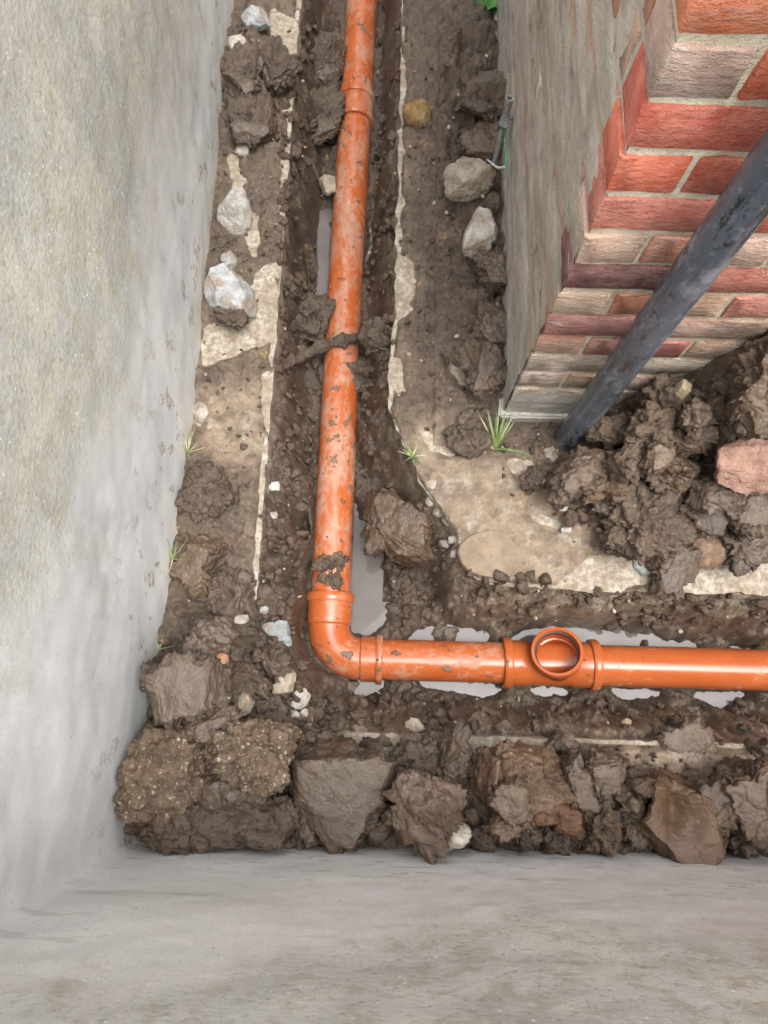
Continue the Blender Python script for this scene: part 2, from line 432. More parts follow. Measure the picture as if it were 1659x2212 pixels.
def water_mat():
    m = Mat('muddy_water')
    n = m.noise(7, 3, .5)
    c = m.mix(m.ramp(n, .3, .7), (.10, .085, .079), (.135, .118, .112))
    return m.out(c, .03, m.bump(m.noise(12, 2), .0008, .3), .22)
WATER = water_mat()
def leaf_mat(name, a, b):
    m = Mat(name); n = m.noise(40, 3)
    return m.out(m.mix(m.ramp(n, .3, .7), a, b), .5, None, .4)
GRASS = leaf_mat('grass_blade', (.08, .13, .035), (.22, .25, .10))
STRAW = leaf_mat('straw_blade', (.30, .30, .15), (.48, .44, .28))
LEAF = leaf_mat('green_leaf', (.04, .13, .03), (.10, .26, .06))
PAVE = simple('terrace_concrete', (.40, .39, .36), .85, .3, .25, 12, .004)
YARD = simple('yard_soil', (.13, .095, .065), .9, .2, .4, 6, .02)

# ------------------------------------------------------------------ layout (metres, slab top = 0)
TL, TR = -.312, .005              # trench along Y
TB, TT = -.105, .247              # trench along X
HX, HY = .305, .700               # house corner
PVX, PHY = -.147, .075            # pipe axes
def pipe_z(x): return -.228 + .035*max(0, min(1, (x+.1)/1.2))

# right-hand slab outline (pixels of the photograph at slab level)
slab_r_px = [(852, 690), (838, 800), (842, 880), (872, 960), (905, 1035), (922, 1062), (955, 1105), (985, 1150), (992, 1205), (1012, 1238), (1050, 1258), (1100, 1268)]
slab_r = [(TR, 3.5)] + [tuple(P(x, y, 0)[:2]) for x, y in slab_r_px] + [(.36, TT+.003), (.60, TT-.002), (.97, TT+.003), (2.3, TT), (2.3, .9), (HX+.1, .9), (HX+.1, 3.5)]

# ------------------------------------------------------------------ ground height field
gx = np.concatenate([np.arange(WX-.004, 1.05, .0035), np.arange(1.05, 2.3, .016)])
gy = np.concatenate([np.arange(WY-.004, 1.25, .0035), np.arange(1.25, 2.45, .005), np.arange(2.45, 3.45, .016)])
GX, GY = np.meshgrid(gx, gy)
PX0, PY0 = Qa(GX, GY, 0*GX)          # pixel of each point at slab level
PXW, PYW = Qa(GX, GY, 0*GX+WZ)       # pixel at water level
def pm(polys, r=3, wl=False, n=.0):
    A, B = (PXW, PYW) if wl else (PX0, PY0)
    M = np.zeros(GX.shape, bool)
    for p in polys: M |= inpoly(A, B, p)
    return blur(M, r)
N1 = fbm(GX*3.1, GY*3.1, 0*GX+.3, 4)
N2 = fbm(GX*11, GY*11, 0*GX+2.3, 4)
N3 = fbm(GX*34, GY*34, 0*GX+4.1, 4, .55)
N4 = fbm(GX*90, GY*90, 0*GX+7.7, 3, .55)
WXx = GX+.02*N2; WYy = GY+.02*fbm(GX*11+9, GY*11+4, 0*GX+1.3, 3)
C1 = crumbs2(WXx, WYy, .085, 11); C2 = crumbs2(WXx+.3, WYy, .042, 29); C3 = crumbs2(GX+.006*N3, GY+.1, .019, 47); C4 = crumbs2(GX+.004*N3, GY, .010, 83)
CR = .55*C1+.75*C2+.8*C3+.6*C4

PX0 = PX0+9*N3+14*N2*.6+2.5*N4; PY0 = PY0+9*fbm(GX*34+5, GY*34, 0*GX+8, 3)+10*fbm(GX*11, GY*11+3, 0*GX+6, 2)+2.5*N4
PXW = PXW+9*N3+10*N2; PYW = PYW+8*fbm(GX*34+5, GY*34, 0*GX+8, 2)
onR = inpoly(GX, GY, slab_r)
wob = .007*N2+.004*N3
onL = GX < TL
onB = GY < TB
# exact distance to polyline of slab_r front
def polydist(pts):
    D = np.full(GX.shape, 9.0)
    for (x1, y1), (x2, y2) in zip(pts[:-1], pts[1:]):
        ex, ey = x2-x1, y2-y1; L2 = ex*ex+ey*ey
        t = np.clip(((GX-x1)*ex+(GY-y1)*ey)/L2, 0, 1)
        D = np.minimum(D, np.hypot(GX-x1-t*ex, GY-y1-t*ey))
    return D
# mud cover on the slabs -----------------------------------------
bare = pm([
    [(588, 8), (648, 40), (640, 290), (618, 290), (606, 130), (570, 75)], [(606, 330), (634, 330), (624, 480), (600, 470)], [(545, 590), (612, 560), (600, 640), (560, 640)], [(597, 212), (634, 212), (628, 262), (604, 258)],
    [(480, 322), (512, 320), (522, 380), (545, 470), (562, 500), (565, 560), (540, 565), (520, 480), (498, 400)],
    [(540, 605), (604, 612), (597, 742), (520, 765), (432, 795), (436, 700), (490, 690), (545, 670)],
    [(420, 840), (452, 880), (446, 930), (418, 925)], [(562, 800), (600, 800), (592, 960), (574, 950)], [(546, 1140), (574, 1140), (566, 1265), (545, 1250)],
    [(855, 100), (876, 110), (872, 340), (850, 340)], [(848, 420), (868, 420), (870, 540), (848, 540)],
    [(853, 530), (888, 540), (908, 610), (862, 705), (838, 760), (822, 720), (846, 600)], [(846, 755), (882, 785), (868, 855), (845, 850)],
    [(955, 762), (985, 780), (1020, 845), (985, 850), (965, 810)],
    [(888, 910), (935, 925), (1003, 972), (985, 1003), (930, 980)], [(1088, 990), (1160, 985), (1165, 1020), (1110, 1035)],
    [(1120, 1095), (1170, 1100), (1230, 1140), (1200, 1160), (1150, 1130)], [(1200, 1262), (1255, 1205), (1375, 1185), (1425, 1255), (1300, 1290), (1200, 1285)],
    [(1480, 1190), (2500, 1180), (2500, 1300), (1420, 1300), (1440, 1260)],
    [(640, 1555), (885, 1570), (880, 1650), (780, 1650), (690, 1608)], [(980, 1570), (1270, 1570), (1255, 1655), (1200, 1632), (1005, 1642)], [(1600, 1600), (2500, 1605), (2500, 1640), (1620, 1632)],
    [(480, 1325), (540, 1325), (548, 1350), (500, 1345)],
], 3)
tanm = pm([
    [(925, 1062), (1020, 1000), (1140, 1000), (1180, 1100), (1300, 1150), (1230, 1260), (1080, 1270), (985, 1235), (975, 1140)],
    [(1260, 1600), (2500, 1610), (2500, 1690), (1560, 1720), (1300, 1700)], [(870, 930), (960, 900), (1010, 980), (930, 1060), (880, 1010)],
    [(860, 1300), (2500, 1290), (2500, 1350), (1100, 1350)], [(640, 1540), (2500, 1560), (2500, 1590), (640, 1575)],
    [(420, 850), (560, 830), (570, 1000), (440, 1000)]], 9)
rough = pm([
    [(480, 60), (600, 60), (610, 300), (470, 300)], [(940, 80), (1120, 80), (1110, 880), (1010, 860), (980, 600), (930, 420)],
    [(1140, 960), (1700, 700), (2500, 640), (2500, 1230), (1400, 1200), (1180, 1100)], [(230, 1380), (640, 1330), (660, 1560), (1000, 1640), (1260, 1630), (2500, 1700), (2500, 1900), (230, 1900)],
    [(380, 1000), (500, 1000), (480, 1300), (360, 1300)]], 12)
flat = np.clip(1-rough, 0, 1)
cover = .0115+(1-.75*tanm)*(.007*N1+.007*N2+.006*N3+.0034*N4)
cover = cover+flat*(1-tanm)*(.3*C3+.4*C4+.2*C2)+rough*CR*1.2
_b = np.maximum(np.where(onL, sstep(.030, .002, TL-GX), 0), np.where(onB, sstep(.026, .002, TB-GY)*(GX > -.18), 0))
_b = np.maximum(_b, np.where(onR, sstep(.022, .002, polydist(slab_r[:-3])), 0))
bare = np.maximum(bare, _b*sstep(-.25, .15, N1+.5*N2)*sstep(.05, .3, GY+.35*(GX > -.25)+.6*(GX > .2)))
halo = blur(bare, 9)
cover = cover*(1-.8*bare)-bare*(.015+.006*np.clip(N1, -1, 1))*(1-.55*tanm)
# built-up mud ------------------------------------------------------
def mound(polys, r, h): return pm(polys, r)*h
up = mound([[(230, 1430), (480, 1370), (640, 1500), (620, 1640), (640, 1900), (180, 1900)]], 14, .095)
up += mound([[(640, 1690), (2500, 1700), (2500, 1900), (600, 1900)]], 9, .045)
up += mound([[(860, 1640), (1250, 1640), (1250, 1760), (860, 1760)]], 12, .035)
up += mound([[(1240, 960), (1420, 880), (1700, 800), (2500, 780), (2500, 1130), (1420, 1160), (1280, 1080)]], 16, .085)
up += mound([[(1440, 820), (1720, 700), (2500, 620), (2500, 1010), (1480, 1010)]], 24, .16)
up += mound([[(1030, 60), (1140, 60), (1140, 880), (1050, 860), (1010, 600)]], 10, .025)
up += mound([[(380, 0), (500, 0), (430, 900), (350, 1400), (300, 1400)]], 8, .012)
up += mound([[(470, 60), (600, 80), (600, 290), (470, 300)]], 14, .018)
up += mound([[(330, 1290), (560, 1330), (640, 1400), (620, 1520), (330, 1480)]], 10, .035)
up -= mound([[(1165, 945), (1215, 925), (1260, 950), (1245, 1000), (1195, 1010), (1165, 985)]], 5, .060)
up += .30*sstep(.46, .95, GX)*sstep(.42, .69, GY)*(GX > .3)*(1+.2*N1)
slabz = cover+up*(1+.5*N2)*(1-.9*np.clip(bare*1.3, 0, 1))
# between slab and house the ground is soil
# trench ------------------------------------------------------------
dL = GX-TL; dB = GY-TB
# distance into the trench from the right slab (blurred inside mask, good enough for a bank)
dt = np.minimum(np.where(dL > 0, dL, 9), np.where(dB > 0, dB, 9))
bl1 = blur(onR, 4); bl2 = blur(onR, 10); bl3 = blur(onR, 20)
dR = np.where(GX > .9, np.clip(TT-GY, 0, 9), (0.5-bl2)*.14)
dR2 = np.where(inpoly(GX, GY, [(TR-.4, 3.5), (TR-.4, .75), (TR, .75), (TR, 3.5)]), TR-GX, 9)
dR3 = np.where((GX > .30) & (GY < TT+.1), TT-GY, 9)
dR = polydist(slab_r[:-3])
w = 1+.35*N2+.2*N1
def bank(d, top, wid, lo):      # steep drop then a slope to the floor
    return top+(lo-top)*sstep(0, 1, np.clip(d/(wid*np.clip(w, .6, 1.5)), 0, 1))
lo = -.25
widL = .075+.055*sstep(.95, .25, GY)
topL = -.068+.055*sstep(.55, .15, GY)
zL = bank(np.maximum(dL-wob, 0), topL, widL, lo)
zB = bank(np.maximum(dB-wob, 0), -.066, .085, lo)
widR = .085+.02*sstep(1.2, .4, GY)
widR = np.where(GY < .5, .115, widR)
zR = bank(np.maximum(dR-np.abs(wob), 0), -.072, widR, lo)
tz = np.maximum(np.maximum(zL, zB), zR)
wat = pm([
    [(688, 452), (722, 452), (716, 560), (708, 645), (678, 640), (684, 560)], [(694, 286), (736, 286), (736, 318), (700, 312)], [(684, 780), (704, 780), (700, 830), (684, 820)],
    [(796, 440), (804, 440), (800, 620), (790, 620)], [(660, 1120), (680, 1120), (676, 1180), (660, 1170)],
    [(760, 1075), (780, 1075), (782, 1115), (812, 1130), (822, 1180), (828, 1230), (842, 1280), (832, 1340), (800, 1372), (760, 1370), (750, 1250)],
    [(690, 1420), (705, 1440), (715, 1500), (695, 1470)], [(755, 1455), (840, 1465), (835, 1498), (770, 1502), (752, 1480)],
    [(868, 1385), (900, 1358), (960, 1350), (1060, 1355), (1058, 1392), (960, 1392)], [(1085, 1390), (1130, 1355), (1240, 1350), (1400, 1365), (1390, 1405), (1100, 1400)],
    [(1400, 1375), (1500, 1392), (1500, 1405), (1400, 1405)], [(1570, 1392), (1640, 1396), (1640, 1408), (1570, 1406)],
    [(895, 1465), (1075, 1478), (1085, 1495), (1040, 1510), (1000, 1498), (905, 1485)], [(1135, 1480), (1235, 1488), (1225, 1505), (1150, 1502)],
    [(1310, 1485), (1425, 1490), (1425, 1508), (1330, 1512)], [(1490, 1490), (1640, 1495), (1590, 1512), (1585, 1538), (1545, 1530), (1500, 1510)]], 2, wl=True)
wsoft = np.clip(blur(wat, 7)*1.6, 0, 1)
tz = tz+(1-wsoft*.75)*(.014*N2+.012*N3+.005*N4+1.0*CR*np.clip(.65+.6*N1, .25, 1.2))+.004*N4*wat
tz = tz*(1-wat)+wat*np.minimum(tz, WZ-.016+.012*N3)
# smooth groove where the spade slid, right bank
# inside/outside
ov = np.clip(-.003+.008*N3+.008*N2, 0, .012)*(bare < .2)
onLm = GX < TL+ov; onBm = GY < TB+ov; onRm = onR | (polydist(slab_r[:-3]) < ov)
inside = (~onLm) & (~onBm) & (~onRm)
lowL = sstep(.36, .10, GY)           # near corner: the mud hides the slab edge
Z = np.where(inside, np.minimum(tz, .04), slabz)
fill = pm([[(540, 1260), (640, 1290), (665, 1400), (690, 1560), (560, 1560), (500, 1400)]], 14)
Z = np.where(inside, np.maximum(Z, Z*(1-fill)+fill*(.0+.8*CR+.012*N2-.02)), Z)
soil = onR & (GX > .12) & (GY > .62)
Z = np.where(soil, Z+.008+.4*CR*rough, Z)
dpp = np.where(GY > PHY+.088, np.abs(GX-PVX), 9)
dpp = np.minimum(dpp, np.where(GX > PVX+.088, np.abs(GY-PHY), 9))
dpp = np.minimum(dpp, np.where((GX <= PVX+.088) & (GY <= PHY+.088), np.abs(np.hypot(GX-PVX-.088, GY-PHY-.088)-.088), 9))
dpn = dpp+.010*N2+.004*N3
Z = np.where(dpn < .098, np.minimum(Z, -.232+.30*sstep(.060, .098, dpn)+.006*N3), Z)
# where the slab is bare the mud has to sit under it; where it is thick near an edge it slumps
hide = (GX > HX+.03) & (GY > HY+.03)
tanv = np.clip(tanm+.7*halo*(~inside)+.25*np.clip(N1, 0, 1)*(~inside), 0, 1)
smv = np.clip(flat*(~inside)*.12+wat*.6, 0, 1)
ny, nx = GX.shape
Fg = gridfaces(ny, nx)
keep = ~hide.ravel()[Fg].all(axis=1)
me = npmesh('muddy_ground', np.stack([GX, GY, Z], -1).reshape(-1, 3), Fg[keep], True, {'tan': tanv, 'smoothness': smv})
link('muddy_ground', me, MUDG, kind='structure')
def gz(x, y):
    i = int(np.clip(np.searchsorted(gx, x), 1, nx-1)); j = int(np.clip(np.searchsorted(gy, y), 1, ny-1))
    return float(np.max(Z[max(0, j-2):j+2, max(0, i-2):i+2]))

# water sheet
npx = [(TL+.01, TB+.01), (2.25, TB+.01), (2.25, TT-.01), (.0, TT-.01), (.0, 3.4), (TL+.01, 3.4)]
bm = bmesh.new(); f = bm.faces.new([bm.verts.new((x, y, WZ)) for x, y in npx]); bmesh.ops.triangulate(bm, faces=[f])
mw = bpy.data.meshes.new('water'); bm.to_mesh(mw); bm.free(); link('water', mw, WATER, kind='structure')

# slabs: extruded outlines with slightly ragged sawn edges
def slab(name, poly, top, bot, seed, rag=.0015):
    rng = random.Random(seed); pts = []
    n = len(poly)
    for a in range(n):
        (x1, y1), (x2, y2) = poly[a], poly[(a+1) % n]
        L = math.hypot(x2-x1, y2-y1); k = max(1, min(160, int(L/.02)))
        for q in range(k):
            t = q/k; pts.append((x1+(x2-x1)*t+rng.gauss(0, rag), y1+(y2-y1)*t+rng.gauss(0, rag)))
    bm = bmesh.new()
    tv = [bm.verts.new((x, y, top)) for x, y in pts]
    mv = [bm.verts.new((x+rng.gauss(0, rag), y+rng.gauss(0, rag), (top+bot)/2)) for x, y in pts]
    bv = [bm.verts.new((x+rng.gauss(0, rag*2), y+rng.gauss(0, rag*2), bot)) for x, y in pts]
    f = bm.faces.new(tv); m = len(pts)
    for a in range(m):
        b = (a+1) % m
        bm.faces.new((tv[b], tv[a], mv[a], mv[b])); bm.faces.new((mv[b], mv[a], bv[a], bv[b]))
    bmesh.ops.triangulate(bm, faces=[f]); bmesh.ops.recalc_face_normals(bm, faces=bm.faces)
    me = bpy.data.meshes.new(name); bm.to_mesh(me); bm.free(); return me
link('concrete_strip', slab('concrete_strip', [(TL, 3.42), (WX+.001, 3.42), (WX+.001, .16), (TL, .16)], 0, -.075, 1), SLAB, label='mud-smeared sawn concrete strip between the left wall and the trench', cat='concrete strip')
link('concrete_strip', slab('concrete_strip', [(-.19, TB), (WX+.001, TB), (WX+.001, WY+.001), (2.28, WY+.001), (2.28, TB)], 0, -.075, 2), SLAB, label='sawn concrete strip buried under clods along the near wall', cat='concrete strip')
link('concrete_footing', slab('concrete_footing', slab_r, 0, -.085, 3, .003), SLAB, label='pale concrete footing with broken corner between the trench and the brick house', cat='concrete footing')

# ------------------------------------------------------------------ retaining walls and surroundings
def wallmesh(name, axis, a0, a1, face, z0, z1, step, seed):
    A = np.arange(a0, a1+step, step); Zz = np.arange(z0, z1+step, step)
    AA, ZZ = np.meshgrid(A, Zz)
    d = .006*fbm(AA*2.2, ZZ*2.2, 0*AA+seed, 3)+.0015*fbm(AA*14, ZZ*14, 0*AA+seed+3, 3)
    rg = sstep(.38, .6, ZZ+.2*fbm(AA*3, ZZ*3, 0*AA+seed+5, 3))
    d = d+rg*.0012
    dd = np.maximum(AA-a0, 0); d = d+.012*np.exp(-dd/.02)   # coved internal corner
    V = np.stack([face+d, AA, ZZ] if axis == 'y' else [AA, face+d, ZZ], -1).reshape(-1, 3)
    Fq = gridfaces(*AA.shape)
    if axis == 'y': pass
    else: Fq = Fq[:, ::-1]
    # body behind
    n0 = len(V); t = -.22
    if axis == 'y':
        B = [(face+t, a0+t, z0), (face+t, a1, z0), (face+t, a1, z1), (face+t, a0+t, z1), (face-.004, a0+t, z1), (face-.004, a1, z1), (face-.004, a0+t, z0), (face-.004, a1, z0)]
    else:
        B = [(a0, face+t, z0), (a1, face+t, z0), (a1, face+t, z1), (a0, face+t, z1), (a0, face-.004, z1), (a1, face-.004, z1), (a0, face-.004, z0), (a1, face-.004, z0)]
    BF = [(0, 1, 2, 3), (3, 2, 5, 4), (1, 7, 5, 2), (0, 3, 4, 6)]
    V = np.concatenate([V, np.array(B)]); Fq = np.concatenate([Fq, np.array(BF)+n0])
    return npmesh(name, V, Fq)
WTOP = 1.03
link('retaining_wall', wallmesh('retaining_wall', 'y', WY, 3.6, WX, -.12, WTOP, .009, 1), WALLV, label='tall grey rendered retaining wall along the left side', cat='wall')
link('retaining_wall', wallmesh('retaining_wall', 'x', WX, 2.6, WY, -.12, WTOP, .009, 5), WALLH, label='grey rendered retaining wall along the near side at the bottom', cat='wall')
link('terrace', boxmesh('terrace', -14, WX-.221, -14, 20, -.4, WTOP-.012), PAVE, kind='structure')
link('terrace', boxmesh('terrace', WX-.22, 14, -14, WY-.221, -.4, WTOP-.012), PAVE, kind='structure')
link('ground', boxmesh('ground', WX-.2, 2.6, 3.44, 20, -.6, -.012), YARD, kind='structure')
link('ground', boxmesh('ground', 2.29, 14, WY-.2, 20, -.6, -.016), YARD, kind='structure')
link('subsoil', boxmesh('subsoil', WX-.2, 2.6, WY-.2, 3.6, -.6, -.34), YARD, kind='structure')

# ------------------------------------------------------------------ brick house
house = empty('brick_house', (HX, HY, 0), 'old red brick house corner with cement smeared over its lower side', 'house')
CH, JT, Z0C = .082, .0115, .934-12*.082          # course pitch, joint, first bed
REC = .0048
HEND, HLEN = 2.45, 3.5
def mortar_core(name, z0, z1, step):
    # front face grid and side face grid, slightly uneven
    V = []; Fq = []
    xs = np.arange(HX+REC, HEND, step); ys = np.arange(HY+REC, HLEN, step); zs = np.arange(z0, z1+step, step)
    A, B = np.meshgrid(xs, zs); d = .0014*fbm(A*30, B*40, 0*A+3, 3)
    Vf = np.stack([A, HY+REC-d, B], -1).reshape(-1, 3); Ff = gridfaces(*A.shape)
    A2, B2 = np.meshgrid(ys, zs); d2 = .0016*fbm(A2*20, B2*40, 0*A2+8, 3)
    Vs = np.stack([HX+REC-d2, A2, B2], -1).reshape(-1, 3); Fs = gridfaces(*A2.shape)[:, ::-1]+len(Vf)
    return npmesh(name, np.concatenate([Vf, Vs]), np.concatenate([Ff, Fs]))
link('mortar_bed', mortar_core('mortar_bed', -.1, 1.75, .008), MORTAR, house, (-HX, -HY, 0))
# brick meshes: rounded, chipped blocks shared between alike bricks
def brick_mesh(L, W, H, seed):
    bm = bmesh.new(); bmesh.ops.create_cube(bm, size=1)
    bmesh.ops.scale(bm, vec=(L, W, H), verts=bm.verts)
    nl = 5 if L > .15 else 3
    bmesh.ops.bevel(bm, geom=bm.edges[:], offset=.0032, segments=1, affect='EDGES')
    long_e = [e for e in bm.edges if abs((e.verts[0].co-e.verts[1].co).x) > L*.7]
    bmesh.ops.subdivide_edges(bm, edges=long_e, cuts=nl, use_grid_fill=True)
    rng = random.Random(seed)
    for v in bm.verts:
        p = v.co
        a = np.array([p.x*25+seed]), np.array([p.y*25]), np.array([p.z*25+seed*3])
        v.co += Vector((float(perlin(*a)[0]), float(perlin(a[0]+9, a[1], a[2])[0]), float(perlin(a[0], a[1]+7, a[2])[0])))*.0024
        v.co += Vector((rng.gauss(0, .0006), rng.gauss(0, .0006), rng.gauss(0, .0008)))
    me = bpy.data.meshes.new('brick'); bm.to_mesh(me); bm.free()
    me.polygons.foreach_set('use_smooth', np.full(len(me.polygons), True)); me.set_sharp_from_angle(angle=math.radians(50))
    me.materials.append(BRICK); return me
SL, HL, BH = .2245, .1075, CH-JT
FS = [brick_mesh(SL-JT, .10, BH, s) for s in (1, 2, 3, 4)]; FH = [brick_mesh(HL-JT+.002, .10, BH, s) for s in (5, 6, 7, 8)]
red = (.46, .105, .055); orange = (.56, .15, .06); deep = (.36, .075, .05); pink = (.47, .19, .14); pale = (.50, .33, .25); purple = (.17, .075, .075); mauve = (.36, .155, .14); tan = (.42, .27, .17)
# colours of the visible front courses, from the fourth course up (index = course number)
front_tint = {14: [orange, orange, red], 13: [(.52, .36, .29), (.50, .11, .05), red], 12: [(.50, .115, .075), (.48, .12, .08), red], 11: [(.55, .12, .06), (.42, .10, .06), orange],
              10: [(.46, .15, .11), red, deep], 9: [(.52, .36, .27), (.50, .22, .14), pale, pale], 8: [purple, (.44, .15, .11), pink], 7: [(.48, .36, .26), (.50, .20, .12), tan, (.45, .17, .13)],
              6: [mauve, (.42, .26, .19), tan], 5: [(.50, .24, .16), (.42, .16, .13), (.40, .13, .12), tan], 4: [(.40, .27, .21), tan, mauve], 3: [(.36, .20, .19), tan, mauve, tan], 2: [tan, tan], 1: [tan, tan]}
film_c = {13: [.05, -.1], 12: [-.16, -.1], 11: [-.14, -.16], 10: [-.10, -.1], 9: [.06, .02, .1], 8: [-.08, -.08], 7: [.06, -.06, .06], 6: [-.06, .02], 5: [-.02, -.06, -.08, .06], 4: [.02], 3: [.0], 2: [.05], 1: [.1]}
rng = random.Random(5)
nb = 0
def put_brick(me_, loc, rot, col, film):
    global nb
    o = bpy.data.objects.new('brick', me_); COL.objects.link(o); o.parent = house
    o.location = (loc[0]-HX, loc[1]-HY, loc[2]); o.rotation_euler = (rng.gauss(0, .006), rng.gauss(0, .006), rot+rng.gauss(0, .006))
    k = .88+.24*rng.random(); o.color = (min(1, col[0]*k), min(1, col[1]*k), min(1, col[2]*k), 1); o['film'] = float(film); nb += 1
random_cols = [red, orange, deep, pink, pale, mauve, tan, red, pink]
NC = 17
for c in range(NC):
    zc = Z0C+c*CH+CH/2
    header = (c % 2 == 1)       # courses 13, 11, 9 ... show headers at the corner on the front
    x = HX; i = 0
    xmax = 1.05 if c < 13 else 1.2
    while x < xmax:
        L = HL if header else SL
        if header and i == 1 and False: L = .06
        tl = front_tint.get(c); col = tl[i] if tl and i < len(tl) else rng.choice(random_cols if c > 7 else [pink, mauve, tan, pale, tan])
        fl = film_c.get(c); fm = fl[i] if fl and i < len(fl) else rng.uniform(-.12, .08)
        put_brick(rng.choice(FH if header else FS), (x+(L-JT)/2, HY+.05+rng.gauss(0, .0012), zc+rng.gauss(0, .001)), 0, col, fm)
        x += L; i += 1
    # side face: stretchers where the front shows headers
    y = HY+.10+JT if True else HY; i = 0
    if header: y = HY+SL-.002       # the corner brick is a stretcher turning the corner
    first = True
    while y < (2.15 if c > 3 else 2.3):
        L = SL if header else HL
        if not header and i == 0: pass
        base = rng.choice([(.36, .27, .19), (.30, .23, .17), (.40, .30, .21), (.33, .20, .14), (.28, .22, .18)])
        fm = rng.uniform(.02, .16)
        if c >= 9 and i <= 1: base = rng.choice([(.46, .22, .14), (.42, .20, .13), (.40, .27, .19)]); fm = rng.uniform(-.08, .02)
        put_brick(rng.choice(FS if header else FH), (HX+.05+rng.gauss(0, .002), y+(L-JT)/2, zc+rng.gauss(0, .0012)), math.pi/2, base, fm)
        y += L if header else L*1.0; i += 1
    if header:    # the flank of the corner brick
        base = rng.choice([(.44, .22, .14), (.40, .27, .19), (.36, .20, .15)])
        put_brick(FH[c % 4], (HX+.0505, HY+.106+(HL-JT)/2, zc), math.pi/2, base, -.02)
# more of the same wall above and beyond
def joined_bricks(boxes):
    V = []; F = []
    for (x0, x1, y0, y1, z0, z1) in boxes:
        b = len(V)
        V += [(x0, y0, z0), (x1, y0, z0), (x1, y1, z0), (x0, y1, z0), (x0, y0, z1), (x1, y0, z1), (x1, y1, z1), (x0, y1, z1)]
        F += [tuple(b+q for q in f) for f in ((0, 3, 2, 1), (4, 5, 6, 7), (0, 1, 5, 4), (1, 2, 6, 5), (2, 3, 7, 6), (3, 0, 4, 7))]
    me = bpy.data.meshes.new('far_bricks'); me.from_pydata(V, [], F); return me
boxes = []
for c in range(NC+5):
    z0 = Z0C+c*CH; z1 = z0+BH; header = c % 2 == 1
    x = HX; L = HL if header else SL
    while x < HEND-L:
        if c >= NC or x > (1.05 if c < 13 else 1.2)-.001: boxes.append((x, x+L-JT, HY, HY+.09, z0, z1))
        x += L
    y = HY+.10+JT if not header else HY+SL-.002; L = SL if header else HL
    while y < HLEN-L:
        if c >= NC or y > (2.15 if c > 3 else 2.3)-.001: boxes.append((HX, HX+.09, y, y+L-JT, z0, z1))
        y += L
o = link('far_bricks', joined_bricks(boxes), BRICK, house, (-HX, -HY, 0), kind='stuff', color=(.42, .16, .10)); o['film'] = .0
link('wall_core', boxmesh('wall_core', HX+.02, HEND, HY+.02, HLEN, -.1, 1.76), MORTAR, house, (-HX, -HY, 0))
# cement smeared down the side and round the foot, in uneven skins over the brick
def skin(name, mat, x_of, a0, a1, z0, z1, step, axis, th, cover_fn, seed):
    A = np.arange(a0, a1, step); B = np.arange(z0, z1, step); AA, BB = np.meshgrid(A, B)
    bed = np.exp(-(((BB-Z0C+JT/2+CH/2) % CH-CH/2)/.008)**2)
    h = cover_fn(AA, BB)+th*(fbm(AA*4, BB*9, 0*AA+seed, 3, .6)+.3*fbm(AA*14, BB*26, 0*AA+seed+2, 2))-.0022*bed*(1+fbm(AA*6, BB*3, 0*AA+seed, 2))
    V = np.stack([x_of-h, AA, BB] if axis == 'y' else [AA, x_of-h, BB], -1).reshape(-1, 3)
    Fq = gridfaces(*AA.shape)
    if axis == 'y': Fq = Fq[:, ::-1]
    hv = h.ravel(); keep = (hv[Fq] > -.006).any(axis=1)
    return npmesh(name, V, Fq[keep])
def side_cover(A, B):
    # thick near the ground and towards the back, thinning near the corner higher up
    d = A-HY
    return .0035+.004*sstep(.5, .1, B)-.0045*sstep(.26, .02, d)*sstep(.35, .9, B)-.006*sstep(.75, 1.15, B)
link('cement_skin', skin('cement_skin', RENDER, HX, HY+.002, 2.6, -.06, 1.6, .007, 'y', .0042, side_cover, 2), RENDER, house, (-HX, -HY, 0))
def front_cover(A, B):
    return .003-.014*sstep(.12, .26, B)-.004*sstep(.2, .5, A-HX)
link('cement_skin', skin('cement_skin', RENDER, HY, HX-.002, HX+.75, -.06, .40, .007, 'x', .003, front_cover, 6), RENDER, house, (-HX, -HY, 0))
def ledge(z0, z1, out, seed):
    bm = bmesh.new(); rr = random.Random(seed)
    me = boxmesh('footing_course', HX-out, HX+.6, HY-out, HY+1.9, z0, z1, .005, 2)
    bm.from_mesh(me)
    bmesh.ops.subdivide_edges(bm, edges=[e for e in bm.edges if e.calc_length() > .3], cuts=60, use_grid_fill=True)
    for v in bm.verts:
        p = v.co; q = fbm(np.array([p.x*20]), np.array([p.y*20]), np.array([p.z*40+seed]), 3)[0]; v.co += Vector((q, -q, q))*.0035
    bm.to_mesh(me); bm.free(); me.polygons.foreach_set('use_smooth', np.full(len(me.polygons), True)); me.set_sharp_from_angle(angle=math.radians(40)); return me
link('footing_course', ledge(-.06, .052, .016, 3), RENDER, house, (-HX, -HY, 0))

# ------------------------------------------------------------------ drain pipes
R = .055
def pipe_run(p0, p1, n=24, r=R, wob=0):
    p0 = Vector(p0); p1 = Vector(p1); t = p1-p0
    return sweep([(p0+t*(i/n), t, r) for i in range(n+1)])
def ring_profile(c, t, prof):
    t = Vector(t).normalized(); return sweep([(Vector(c)+t*s, t, r) for s, r in prof])
def part(name, VF, mat, parent, base, sharp=40):
    V, F = VF; V = [(x-base[0], y-base[1], z-base[2]) for x, y, z in V]
    return link(name, pymesh(name, V, F, True, sharp), mat, parent)
ZP = -.228
YC = 1.90      # coupling
pv = lambda y: (PVX+.011*max(0, (y-1.2))/1.1, y, ZP)
RING = [(-.013, R+.002), (-.0125, .066), (-.009, .0685), (.009, .0685), (.0125, .066), (.013, R+.002)]
b = pv(2.6); V_, F_ = pipe_run(pv(3.4), pv(YC+.02))
